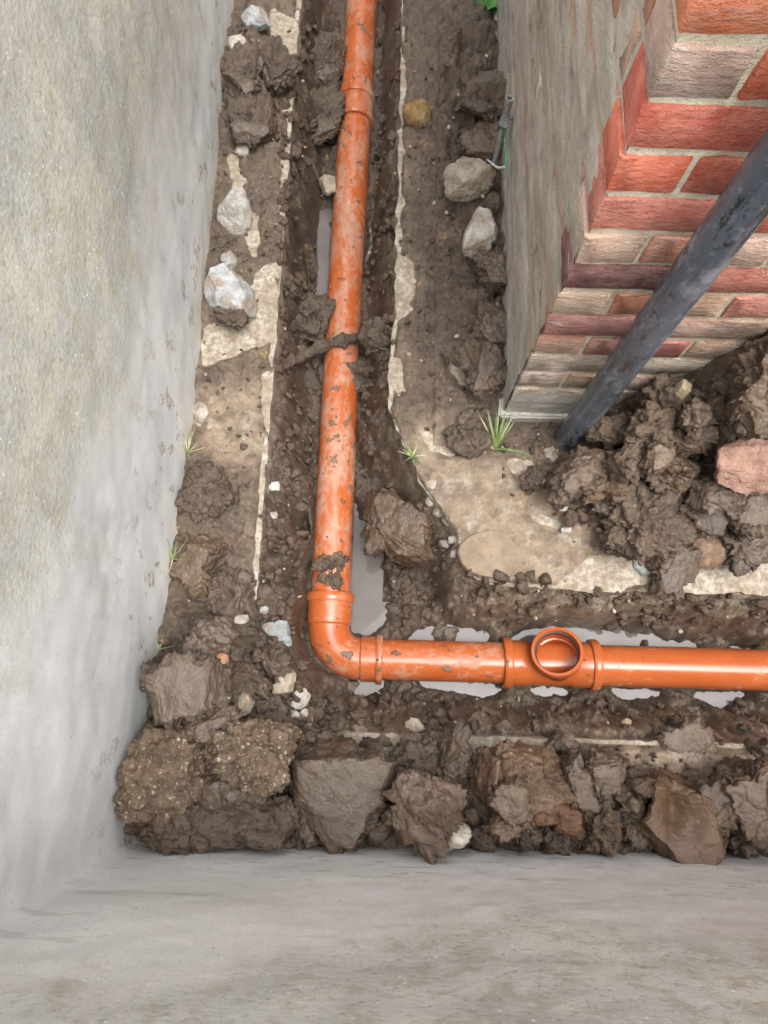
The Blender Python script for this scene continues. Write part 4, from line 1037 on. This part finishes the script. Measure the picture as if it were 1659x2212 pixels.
clod('E', [(1560, 130), (1659, 60), (1820, 90), (1820, 520), (1600, 520), (1480, 440), (1530, 300)], .14, 86, 'large tan clod at the top right of the heap', rough=1.2, tint=(1.35, 1.25, 1.1), lift=.02)
clod('E', [(1360, 280), (1500, 240), (1550, 330), (1500, 460), (1380, 440)], .08, 87, 'dark smooth clod left of the large tan clod', style='cut', tint=(.85, .8, .75), tilt=(0, .2))
clod('E', [(950, 760), (1200, 670), (1290, 710), (1250, 810), (1080, 840)], .07, 88, 'rough clod in front of the knobbly clod on the heap', rough=1.4, tint=(1.2, 1.14, 1.0), lift=.04)
clod('E', [(1370, 600), (1500, 550), (1580, 640), (1470, 740), (1350, 730)], .08, 89, 'brown clod above the broken brick on the heap', lift=.02)
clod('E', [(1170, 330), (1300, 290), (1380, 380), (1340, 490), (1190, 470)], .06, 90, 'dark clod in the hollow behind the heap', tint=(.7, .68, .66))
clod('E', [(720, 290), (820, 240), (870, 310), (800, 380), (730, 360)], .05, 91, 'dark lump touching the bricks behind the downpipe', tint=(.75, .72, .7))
clod('E', [(1250, 490), (1370, 470), (1400, 560), (1330, 620), (1240, 580)], .06, 92, 'small dark clod between the knobbly clod and the tan clod', tint=(.8, .77, .74))
clod('G', [(330, 110), (450, 30), (550, 60), (560, 160), (440, 270), (340, 340), (240, 410), (170, 340), (250, 220)], .09, 93, 'long rough clod in front of the downpipe foot', tint=(1.2, 1.12, 1.05), lift=.02)
clod('G', [(390, 320), (480, 210), (600, 210), (690, 300), (650, 390), (520, 380)], .08, 94, 'rounded tan clod at the left foot of the heap', tint=(1.45, 1.3, 1.05), lift=.02)
clod('G', [(570, 150), (650, 70), (810, 10), (770, 130), (750, 220), (680, 280), (590, 220)], .10, 95, 'crusty clod above the rounded tan clod', rough=1.3, tint=(1.25, 1.18, 1.08), lift=.05)
clod('G', [(840, 80), (940, 30), (970, 110), (870, 230)], .06, 96, 'pale pointed flake of mud in the middle of the heap', style='cut', tint=(1.6, 1.5, 1.35), lift=.09)
clod('G', [(890, 260), (1000, 100), (1120, 120), (1190, 240), (1100, 340), (1000, 340)], .09, 97, 'crumbly clod left of the broken brick', rough=1.5, tint=(1.3, 1.22, 1.08), lift=.04)
clod('G', [(590, 430), (720, 330), (900, 320), (1010, 420), (1000, 560), (1020, 650), (960, 750), (800, 770), (610, 700), (580, 620)], .11, 98, 'big round pitted clod at the front of the heap', style='pebbly', grit=.25, rough=1.3, tint=(1.05, .98, .9), lift=.01)
stone('G', [(1060, 380), (1120, 360), (1400, 580), (1390, 650), (1260, 670), (1170, 540), (1080, 450)], .05, 99, 'dark tilted slab of stone sticking out of the heap', tint=(.16, .13, .11), lift=.05, tilt=(.2, -.1))
clod('G', [(1140, 340), (1230, 260), (1340, 310), (1410, 400), (1340, 470), (1200, 450)], .08, 100, 'lump on top of the dark tilted slab', lift=.05)
clod('G', [(1410, 400), (1560, 380), (1659, 460), (1659, 580), (1500, 590), (1390, 500)], .09, 101, 'smooth faced clod below the broken brick', style='cut', tilt=(-.1, .15), tint=(.95, .9, .85), lift=.02)
stone('G', [(1100, 820), (1230, 680), (1380, 640), (1440, 710), (1340, 850), (1200, 880)], .06, 102, 'brown brick bat with an orange edge at the front of the heap', tint=(.30, .20, .14), lift=.01)
clod('G', [(850, 790), (970, 730), (1110, 730), (1100, 850), (1050, 960), (1060, 1060), (990, 1040), (890, 920)], .07, 103, 'dark blade-shaped clod hanging over the footing edge', style='cut', tilt=(.25, .0), tint=(.85, .8, .75))
clod('G', [(470, 430), (560, 380), (600, 450), (560, 550), (480, 510)], .05, 104, 'small lump left of the big round pitted clod')
clod('G', [(290, 380), (370, 340), (400, 390), (330, 430)], .03, 105, 'little lump at the left toe of the heap')
clod('G', [(-10, 250), (80, 210), (120, 280), (60, 330), (-10, 320)], .04, 106, 'dark round lump left of the downpipe foot', style='soft', tint=(.8, .75, .7))
clod('G', [(1420, 640), (1659, 610), (1720, 760), (1400, 810)], .06, 107, 'broad dark clod at the right end of the footing', tint=(.85, .82, .8))
clod('G', [(1020, 560), (1110, 520), (1160, 620), (1120, 720), (1030, 690)], .06, 108, 'crumbly lump between the round pitted clod and the tilted slab', rough=1.5)
stone('G', circ(235, 460, 42, 34), .02, 109, 'pale greenish pebble on the footing', tint=(.52, .55, .48), lift=.01)
stone('G', circ(262, 585, 34, 18), .018, 110, 'flat white pebble on the footing', tint=(.62, .58, .52), lift=.01)
stone('G', circ(265, 625, 40, 24), .02, 111, 'white pebble just below the flat one on the footing', tint=(.60, .56, .50), lift=.01)
stone('G', circ(102, 285, 18, 24), .02, 112, 'tiny white pebble beside the dark round lump', tint=(.60, .56, .52), lift=.01)
stone('G', [(720, 820), (820, 770), (860, 860), (800, 970), (730, 900)], .022, 113, 'blue-grey flat stone on the white part of the footing', tint=(.40, .45, .44), lift=.004)
stone('G', circ(1560, 930, 60, 40), .03, 114, 'cream stone on the right end of the footing', tint=(.58, .52, .42), lift=.006)
# broken brick
def broken_brick():
    px = [(1280, 60), (1420, 20), (1659, 0), (1780, 60), (1780, 280), (1580, 345), (1330, 300), (1270, 180)]
    o = lump('broken_brick', 'G', px, .085, 120, 'broken red brick half coated with old mortar on the heap', 'brick', style='stone', tint=(.50, .36, .29), lift=.07, tilt=(-.05, .12))
    o.data.materials.clear(); o.data.materials.append(BRICK); o['film'] = -.3; o.color = (.25, .145, .11, 1)
broken_brick()

# trench and slab lumps
def swirl(q, sm, size, h):
    u = q[:, 0]/size; v = q[:, 1]/size; top = q[:, 2] > -.2*h
    rr = np.hypot(u-1.3, v-1.2)
    band = sstep(-.1, -.7, v+.35*u)
    q[:, 2] += top*band*.06*h*np.sin(rr*26)*np.clip(perlin(u*3, v*3, 0*u)+.5, 0, 1)
    sm = np.where(top & (np.hypot(u, v) < .92), np.maximum(sm, .95), sm)
    return q, sm
clod('K', [(240, 560), (300, 515), (400, 560), (520, 660), (615, 800), (585, 960), (460, 1025), (320, 1015), (250, 900), (225, 720)], .10, 131, 'smooth spade-sliced clod with swirled marks beside the puddle', style='cut', tilt=(.25, .0), tint=(.72, .54, .34), cut=swirl, zbase=-.15)
clod('K', [(120, 500), (230, 520), (235, 720), (250, 900), (300, 1010), (220, 950), (130, 720)], .09, 132, 'thin curved slice of mud standing between the puddle and the sliced clod', style='cut', tint=(.7, .55, .4), zbase=-.17, tilt=(.4, 0))
stone('K', circ(810, 858, 50, 34), .03, 133, 'upper white stone beside the mortar patty', tint=(.58, .55, .50), zbase=-.05)
stone('K', circ(735, 890, 44, 44), .03, 134, 'grey stone left of the mortar patty', tint=(.36, .33, .29), zbase=-.07)
stone('K', circ(815, 970, 30, 38), .03, 135, 'lower white stone tucked beside the mortar patty', tint=(.56, .54, .50), zbase=-.06)
stone('K', circ(620, 550, 42, 50), .03, 136, 'uppermost grey stone exposed in the broken footing edge', tint=(.42, .39, .34), zbase=-.04)
stone('K', circ(690, 640, 50, 44), .03, 137, 'middle grey stone exposed in the broken footing edge', tint=(.40, .37, .32), zbase=-.045)
stone('K', circ(760, 715, 44, 44), .03, 138, 'lowest grey stone exposed in the broken footing edge', tint=(.34, .30, .25), zbase=-.05)
stone('K', circ(635, 415, 50, 36), .02, 139, 'cluster-like grey stone at the top of the footing corner', tint=(.44, .41, .36), lift=.006)
# the round mortar patty
def patty():
    cx, cy = 760+1145*.2708, 933+975*.2708
    c = P(cx, cy, .01); rx = (P(cx+80, cy, .01)-c)[0]; ry = abs((P(cx, cy+55, .01)-c)[1])
    prof = [(0, .0105), (.25, .0112), (.5, .0105), (.72, .0098), (.84, .0092), (.90, .0112), (.95, .0108), (.985, .006), (1.0, -.004), (1.0, -.03)]
    n = 96; V = [(0, 0, .0105)]; F = []
    for i, (s, z) in enumerate(prof[1:]):
        for k in range(n):
            t = 2*math.pi*k/n; w_ = 1+.03*math.sin(2*t+1)+.015*math.sin(5*t)
            zz = z+float(.0016*perlin(np.array([s*math.cos(t)*6]), np.array([s*math.sin(t)*6]), np.array([.5]))[0])
            zz -= .007*s*(math.cos(t)*.8+math.sin(t)*.5) if s < .99 else 0
            w_ += float(.03*perlin(np.array([math.cos(t)*3.]), np.array([math.sin(t)*3.]), np.array([2.5]))[0])
            V.append((rx*s*w_*math.cos(t), ry*s*w_*math.sin(t), zz))
    for k in range(n): F.append((0, 1+k, 1+(k+1) % n))
    for i in range(len(prof)-2):
        for k in range(n):
            a = 1+i*n+k; b_ = 1+i*n+(k+1) % n; F.append((a, a+n, b_+n, b_))
    m = Mat('tan_mortar'); n1 = m.noise(20, 5, .65); n2 = m.noise(130, 4, .65)
    cc = m.mix(m.ramp(n1, .3, .7), (.17, .124, .086), (.25, .19, .135)); cc = m.mix(m.ramp(n2, .58, .75, 0, .5), cc, (.33, .265, .195)); cc = m.mix(m.ramp(n2, .4, .27, 0, .5), cc, (.105, .075, .053))
    mt = m.out(cc, .85, m.bump(n2, .004, .9), .3)
    link('mortar_patty', pymesh('mortar_patty', V, F, True, 60), mt, loc=(c[0], c[1], .006), label='round flat patty of tan mortar on the broken footing corner', cat='mortar patty')
patty()
def mud_rope():
    pts = [Vector(P(x, y, z)) for x, y, z in [(592, 797, -.150), (625, 782, -.150), (665, 762, -.158), (705, 744, -.162), (742, 735, -.158), (785, 727, -.160), (842, 708, -.120)]]
    q = catmull(pts, 14); n = len(q); b0 = pts[3]
    rr = [(.0175+.004*math.sin(i*.37)+.002*math.sin(i*.9+1))*min(1, .35+.065*min(i, n-1-i)*1.2) for i in range(n)]
    V, F = sweep([(q[i]-b0, q[min(i+1, n-1)]-q[max(i-1, 0)], rr[i]) for i in range(n)], 40, True, True)
    V = np.array(V); C = np.repeat(np.array([(q[i]-b0)[:] for i in range(n)]), 40, 0); d = V-C; d[:, 2] *= .75
    nz = .28*fbm(V[:, 0]*40, V[:, 1]*40, V[:, 2]*40, 4, .6)+.25*(crumbs3(V[:, 0], V[:, 1], V[:, 2]+3, .014, 5)/.014-.4)
    V = C+d*(1+nz)[:, None]
    me = pymesh('mud_clod', [tuple(v) for v in V], F, True, 0)
    at = me.attributes.new('smoothness', 'FLOAT', 'POINT'); at.data.foreach_set('value', np.full(len(me.vertices), .1, np.float32))
    o = link('mud_clod', me, MUD, loc=b0, label='thin rope of mud lying across the long drain pipe', cat='mud clod', group='mud clods dug from the trench', color=(.95, .92, .9)); o['grit'] = 0.0
mud_rope()
clod('P', [(632, 690), (655, 648), (700, 642), (712, 690), (690, 722), (645, 720)], .07, 142, 'rounded lump left of the pipe above the mud rope', style='soft', zbase=-.22)
clod('P', [(770, 770), (800, 770), (805, 830), (775, 850)], .05, 143, 'small wet lump right of the pipe under the mud rope', zbase=-.235)
clod('P', [(800, 690), (850, 700), (850, 760), (815, 760)], .06, 144, 'lump where the mud rope meets the right bank', zbase=-.11)
clod('P', [(555, 120), (590, 78), (628, 115), (630, 172), (590, 190), (552, 160)], .045, 145, 'dark lump on the left concrete strip near the far end', lift=.0, tint=(.85, .82, .8))
clod('P', [(500, 110), (545, 100), (560, 170), (530, 205), (490, 190)], .04, 146, 'rough lump beside the left wall near the far end')
clod('P', [(485, 215), (560, 205), (600, 230), (590, 290), (520, 300), (478, 270)], .04, 147, 'broad dark lump across the far part of the left strip', rough=1.2)
clod('P', [(388, 1045), (430, 1012), (475, 1035), (488, 1080), (440, 1108), (392, 1098)], .06, 148, 'round dark lump against the middle of the left wall', style='soft')
clod('P', [(398, 1180), (438, 1162), (445, 1230), (422, 1285), (398, 1255)], .06, 149, 'upright tan flake of mud by the left wall', style='cut', tint=(1.3, 1.15, .98), tilt=(.2, 0))
clod('P', [(435, 1260), (500, 1235), (545, 1270), (530, 1325), (460, 1330)], .05, 150, 'low crumbly lump on the left strip above the corner pile', rough=1.2)
clod('P', [(1018, 200), (1055, 150), (1106, 150), (1108, 200), (1062, 262), (1018, 262)], .06, 151, 'rough clod at the far end against the house side', rough=1.3)
clod('P', [(1000, 285), (1058, 268), (1078, 320), (1042, 345), (1002, 325)], .05, 152, 'smooth brown clod left of the earth rod', style='cut', tint=(1, .92, .85))
clod('P', [(1048, 560), (1085, 542), (1102, 580), (1082, 622), (1048, 612)], .05, 153, 'crumbly clod below the split white stone', rough=1.4, tint=(1.1, 1.05, .98))
clod('P', [(1032, 692), (1075, 662), (1102, 700), (1086, 742), (1038, 732)], .06, 154, 'upper of two smooth clods against the house side', style='cut', tilt=(-.2, .1))
clod('P', [(1012, 805), (1038, 742), (1086, 745), (1086, 805), (1052, 848), (1018, 835)], .06, 155, 'lower of two smooth clods against the house side', style='cut', tilt=(-.2, .2), tint=(1.05, .95, .88))
clod('P', [(640, 225), (680, 190), (720, 220), (715, 290), (665, 300)], .06, 156, 'rough mud lump left of the coupling', zbase=-.2, rough=1.3)
clod('P', [(655, 90), (700, 60), (735, 110), (720, 170), (665, 165)], .06, 157, 'rough mud lump in the trench beyond the coupling', zbase=-.2, rough=1.3)
clod('P', [(1080, 980), (1030, 900), (1000, 880), (985, 905), (1020, 985)], .025, 158, 'low soil hump under the grass tuft', lift=.0)
clod('P', [(705, 1180), (735, 1183), (728, 1225), (712, 1262), (690, 1270), (692, 1235)], .032, 159, 'smear of mud stuck on the pipe above the bend', zbase=-.192, tint=(1.15, 1.05, .95))
clod('P', [(700, 1450), (725, 1455), (728, 1490), (700, 1498), (690, 1475)], .045, 160, 'lump of mud in the water below the bend', zbase=-.275)
clod('P', [(722, 1462), (755, 1468), (758, 1505), (725, 1508)], .045, 161, 'square lump of mud right of the one below the bend', zbase=-.275, style='cut')
clod('P', [(838, 1462), (880, 1468), (895, 1500), (850, 1508), (832, 1490)], .045, 162, 'mud lump in the water below the short pipe', zbase=-.275)
clod('P', [(935, 1360), (960, 1350), (985, 1370), (965, 1390), (940, 1385)], .03, 163, 'tiny mud island in the water above the short pipe', zbase=-.275)
# stones on the left strip and elsewhere
stone('P', [(520, 40), (545, 12), (560, 8), (582, 42), (578, 60), (545, 55)], .045, 171, 'angular blue-grey stone at the far end of the left strip', tint=(.50, .53, .55))
stone('P', [(508, 72), (535, 85), (522, 115), (504, 108)], .03, 172, 'pale chip below the angular blue-grey stone', tint=(.56, .54, .48))
stone('P', [(508, 322), (525, 306), (542, 316), (536, 332), (515, 336)], .025, 173, 'small white block on the left strip', tint=(.60, .57, .51))
stone('P', [(458, 440), (478, 412), (508, 412), (540, 450), (535, 492), (512, 506), (488, 488), (465, 465)], .06, 174, 'large grey and cream stone beside the left wall', tint=(.50, .49, .46))
stone('P', [(478, 545), (495, 545), (512, 570), (500, 585), (485, 570)], .03, 175, 'thin grey chip between the two large stones on the left strip', tint=(.46, .46, .45))
stone('P', [(442, 640), (448, 600), (466, 566), (500, 590), (548, 640), (560, 680), (500, 670), (455, 682)], .075, 176, 'largest angular stone with a blue-grey side by the left wall', tint=(.50, .52, .53))
clod('P', [(472, 665), (490, 650), (515, 652), (525, 675), (512, 705), (490, 690)], .03, 177, 'dab of mud on the largest angular stone', style='soft', lift=.05)
stone('P', [(692, 382), (712, 375), (726, 385), (724, 412), (700, 418), (690, 400)], .04, 178, 'pale stone in the trench left of the pipe', tint=(.48, .42, .34), zbase=-.21)
stone('P', [(868, 232), (900, 218), (945, 232), (932, 264), (888, 270)], .05, 179, 'yellow-brown stone right of the trench near the coupling', tint=(.34, .22, .09), lift=.0)
stone('P', [(960, 395), (985, 355), (1040, 335), (1062, 365), (1050, 410), (1005, 432), (970, 425)], .07, 180, 'rough grey lump of mortar caught in the wire loop', tint=(.42, .36, .29))
stone('P', [(1002, 510), (1015, 470), (1045, 432), (1085, 455), (1090, 490), (1060, 520), (1030, 560), (1005, 548)], .06, 181, 'split white stone against the house side', tint=(.62, .58, .53))
stone('P', [(582, 1045), (592, 1038), (604, 1060), (592, 1066)], .025, 182, 'small white chip on the trench edge halfway down', tint=(.64, .62, .58))
stone('P', [(584, 1108), (596, 1105), (598, 1118), (588, 1120)], .02, 183, 'tiny white chip just below the one halfway down', tint=(.62, .58, .53))
stone('P', [(560, 1315), (575, 1308), (580, 1320), (566, 1326)], .02, 184, 'small bluish chip above the blue-grey stone near the bend', tint=(.52, .57, .62), lift=.005)
stone('P', [(565, 1350), (590, 1345), (632, 1350), (635, 1392), (600, 1388), (575, 1372)], .035, 185, 'blue-grey slaty stone on the bank left of the bend', tint=(.46, .52, .55), lift=.01)
stone('P', [(484, 1332), (510, 1325), (540, 1338), (545, 1352), (505, 1350)], .025, 186, 'white mortar lump left of the blue-grey slaty stone', tint=(.62, .57, .50), lift=.01)
stone('P', [(424, 870), (450, 880), (455, 905), (432, 915), (418, 895)], .03, 187, 'pinkish white lump of mortar at the foot of the left wall', tint=(.58, .53, .47))
stone('P', [(875, 1565), (905, 1555), (918, 1572), (890, 1582)], .02, 188, 'pale chip on the rim of the near concrete strip', tint=(.55, .5, .42), lift=.0)
stone('P', circ(1352, 1560, 14, 9), .02, 189, 'tan stone on the bank below the tee', tint=(.46, .37, .26), lift=.0)

# ------------------------------------------------------------------ loose crumbs and grit (uncountable)
def scatter(name, polys, n, smin, smax, seed, mat, sub=2, sink=.3, xtra=None):
    rng = np.random.RandomState(seed); V0, F0 = ico(sub); Vs = []; Fs = []; k = 0; tries = 0
    allp = np.array([p for q in polys for p in q]); x0, y0 = allp.min(0); x1, y1 = allp.max(0)
    while k < n and tries < n*20:
        tries += 1
        x, y = rng.uniform(x0, x1), rng.uniform(y0, y1)
        if not any(inpoly(np.array([x]), np.array([y]), q)[0] for q in polys): continue
        c = P(x, y, 0)
        if c[0] < WX+.01 or c[1] < WY+.01 or (c[0] > HX-.02 and c[1] > HY-.02): continue
        z = gz(c[0], c[1])
        c = P(x, y, z)
        if c[0] < WX+.01 or c[1] < WY+.01: continue
        z = gz(c[0], c[1])
        if z < -.255: continue
        if min(abs(c[0]-PVX) if c[1] > .08 else 9, abs(c[1]-PHY) if c[0] > -.1 else 9, math.hypot(c[0]-PVX-.03, c[1]-PHY-.03) if c[1] < .17 and c[0] < 0 else 9) < .064: continue
        s = smin+(smax-smin)*rng.rand()**2.5
        sc = s*rng.uniform(.6, 1.3, 3)
        q = V0*(1+.42*perlin(V0[:, 0]*1.9+k*3.1, V0[:, 1]*1.9, V0[:, 2]*1.9+k)[:, None])
        for _ in range(4):
            dd = rng.normal(size=3); dd /= np.linalg.norm(dd); oo = q@dd-rng.uniform(.35, .75); q = q-np.outer(np.maximum(oo, 0), dd)
        a = rng.uniform(0, 6.28); R2 = np.array([[math.cos(a), -math.sin(a), 0], [math.sin(a), math.cos(a), 0], [0, 0, 1]])
        Vs.append((q*sc)@R2.T+[c[0], c[1], z+s*(.5-sink)]); Fs.append(F0+k*len(V0)); k += 1
    me = npmesh(name, np.concatenate(Vs), np.concatenate(Fs), True, {'smoothness': np.zeros(k*len(V0))})
    o = link(name, me, mat, kind='stuff'); return o
heap_p = [[(1180, 1000), (1700, 800), (1700, 1220), (1420, 1230), (1200, 1110)], [(260, 1450), (640, 1380), (660, 1560), (1000, 1640), (1260, 1640), (1700, 1720), (1700, 1870), (250, 1830)]]
bank_p = [[(610, 60), (740, 60), (690, 1250), (600, 1250)], [(800, 60), (860, 60), (850, 880), (780, 1050)], [(840, 1040), (1000, 1230), (1700, 1300), (1700, 1370), (850, 1370)], [(660, 1500), (1700, 1520), (1700, 1570), (660, 1570)], [(560, 1200), (660, 1260), (680, 1540), (560, 1500)]]
slab_p = [[(490, 60), (640, 60), (560, 1300), (360, 1400)], [(860, 60), (1100, 60), (1090, 880), (860, 900)], [(880, 900), (1200, 940), (1250, 1180), (1000, 1000)], [(1000, 1590), (1700, 1600), (1700, 1700), (1000, 1680)]]
o = scatter('soil_crumbs', heap_p, 800, .004, .024, 1, MUD, 3); o.color = (1, .95, .9, 1); o['label'] = 'loose soil crumbs over the heaps'
o = scatter('soil_crumbs', bank_p, 1100, .003, .019, 2, MUD, 3); o.color = (.95, .9, .85, 1); o['label'] = 'loose soil crumbs on the trench banks'
o = scatter('soil_crumbs', slab_p, 460, .002, .010, 3, MUD, 2); o.color = (.95, .9, .85, 1); o['label'] = 'loose soil crumbs on the concrete strips'
o = scatter('stone_grit', bank_p+slab_p+heap_p, 420, .0018, .0065, 4, STONE, 2); o.color = (.55, .49, .40, 1); o['label'] = 'pale stone grit sprinkled over the mud'

# ------------------------------------------------------------------ plants
def blade(L, wd, bend, az, seed, lean=.25):
    L *= .82
    rng = random.Random(seed); n = 7; V = []; F = []
    dx, dy = math.cos(az), math.sin(az); a = lean; x = z = 0.0; pts = []
    for i in range(n+1):
        pts.append((x, z)); x += math.sin(a)*L/n; z += math.cos(a)*L/n; a += bend/n
    for i, (px, pz) in enumerate(pts):
        w_ = wd*.9*(1-(i/n)**1.8)*.5+.0002
        for s, dz in ((-1, .25*w_), (0, 0), (1, .25*w_)):
            V.append((dx*px-dy*w_*s, dy*px+dx*w_*s, pz+dz))
    for i in range(n):
        for q in (0, 1):
            a_ = i*3+q; F.append((a_, a_+1, a_+4, a_+3))
    return V, F
def tuft(px, py, specs, label, mats=(GRASS, STRAW), cat='grass', seed=0, name='grass_tuft', zoff=0):
    c = P(px, py, .02); z = gz(c[0], c[1])-.004+zoff
    t = empty(name, (c[0], c[1], z), label, cat)
    for i, (L, wd, bend, az, lean, mi) in enumerate(specs):
        V, F = blade(L, wd, bend, math.radians(az), seed+i, lean)
        link('blade', pymesh('blade', V, F, True, 0), mats[mi], t)
rng = random.Random(3)
sp = [(.16, .006, .7, 118, .35, 0), (.13, .005, 1.0, 150, .9, 1), (.13, .006, .8, -20, .8, 0), (.10, .005, 1.0, 165, 1.2, 1), (.12, .005, .9, -8, 1.1, 0)]
sp += [(rng.uniform(.08, .15), rng.uniform(.003, .007), rng.uniform(.2, .8), rng.uniform(50, 125), rng.uniform(.45, 1.0), 0 if rng.random() < .75 else 1) for _ in range(26)]
tuft(1070, 968, sp, 'green grass tuft growing in front of the house corner', seed=1)
sp = [(rng.uniform(.02, .06), .003, rng.uniform(.3, 1.4), rng.uniform(0, 360), rng.uniform(.3, 1.1), 0 if rng.random() < .8 else 1) for _ in range(26)]
tuft(890, 985, sp, 'small wispy grass clump left of the main tuft', seed=40)
sp = [(.05, .006, 1.0, 200, .6, 0), (.06, .007, .8, 250, .9, 0), (.045, .006, .8, 130, .5, 0), (.05, .006, .9, -60, 1.0, 0), (.04, .006, .9, 170, .8, 0)]
tuft(975, 430, sp, 'few green leaves beside the mortar lump at the house side', seed=70, name='weed')
for j, (px, py, n_, lab) in enumerate([(412, 985, 12, 'dry weed strands at the left wall below the pinkish mortar lump'), (384, 1215, 12, 'dry weed strands at the left wall beside the upright tan flake'), (362, 1405, 8, 'dry weed strands at the left wall just above the corner pile')]):
    sp = [(rng.uniform(.03, .09), .0022, rng.uniform(-.6, 1.0), rng.choice([90, 80, 100, 270, 60, 20])+rng.uniform(-25, 25), rng.uniform(.4, 1.4), 1 if rng.random() < .65 else 0) for _ in range(n_)]
    tuft(px, py, sp, lab, seed=90+20*j, name='weed', cat='weed', zoff=.01)
# leafy weed at the far end
c = P(1062, 15, .06); wd = empty('weed', (c[0], c[1], gz(c[0], c[1])), 'broad green leaves at the far end of the house side', 'weed')
for i in range(6):
    V, F = blade(rng.uniform(.07, .12), .045, .9, math.radians(rng.uniform(0, 360)), 300+i, .5)
    link('leaf', pymesh('leaf', V, F, True, 0), LEAF, wd)

# ------------------------------------------------------------------ earth rod with clamp and wire
def PX(px, py, xp):
    r = RC @ np.array([px-CX, -(py-CY), -FPX]); return r*(xp/r[0])+np.array([0, 0, HC])
r0 = PX(1048, 432, .262); r1 = PX(1088, 268, .276); r2 = PX(1101, 212, .278)
r0, r1, r2 = Vector(r0), Vector(r1), Vector(r2)
rod = empty('earth_rod', r0, 'thin grey steel earth rod with clamp leaning on the house side', 'earth rod')
t1 = (r1-r0)
part('rod', sweep([(r0+t1*s, t1, .0075) for s in np.linspace(-.15, 1, 8)], 14, True, True), STEEL, rod, r0)
t2 = (r2-r1)
part('tube', sweep([(r1+t2*.1, t2, .0075), (r1+t2*.45, t2, .0085), (r2-t2*.25, t2, .0085), (r2-t2*.24, t2, .0105), (r2, t2, .0105), (r2, t2, .006), (r2-t2*.4, t2, .0058)], 18), STEEL, rod, r0)
cl = boxmesh('clamp', -.012, .012, -.016, .016, -.010, .012, .003, 2); oc = link('clamp', cl, DARKST, rod, r1-r0+t2*.1); oc.rotation_euler = (.5, .2, -.25)
oc2 = link('bolt', pymesh('bolt', *sweep([((0, 0, z), (0, 0, 1), r) for z, r in [(0, .006), (.010, .006), (.011, .0045), (.016, .0045)]], 6, True, True), False), STEEL, rod, r1-r0+Vector((.002, -.002, .012)))
link('lug', boxmesh('lug', 0, .028, -.004, .004, 0, .006, .001), DARKST, rod, r1-r0+Vector((.008, .012, .004)))
wp = [r1+Vector((.002, -.02, .012)), Vector(PX(1090, 300, .283)), Vector(PX(1094, 340, .284)), Vector(PX(1092, 360, .28)), Vector(PX(1075, 362, .268)), Vector(PX(1056, 348, .258)), Vector(PX(1044, 340, .25))]
def wire(pts, r):
    q = catmull(pts); return sweep([(q[i], q[min(i+1, len(q)-1)]-q[max(i-1, 0)], r) for i in range(len(q))], 10, True, True)
part('green_wire', wire(wp[:4], .0028), WIREG, rod, r0)
part('pale_wire', wire(wp[3:], .0032), WIREW, rod, r0)
print('bricks', nb)
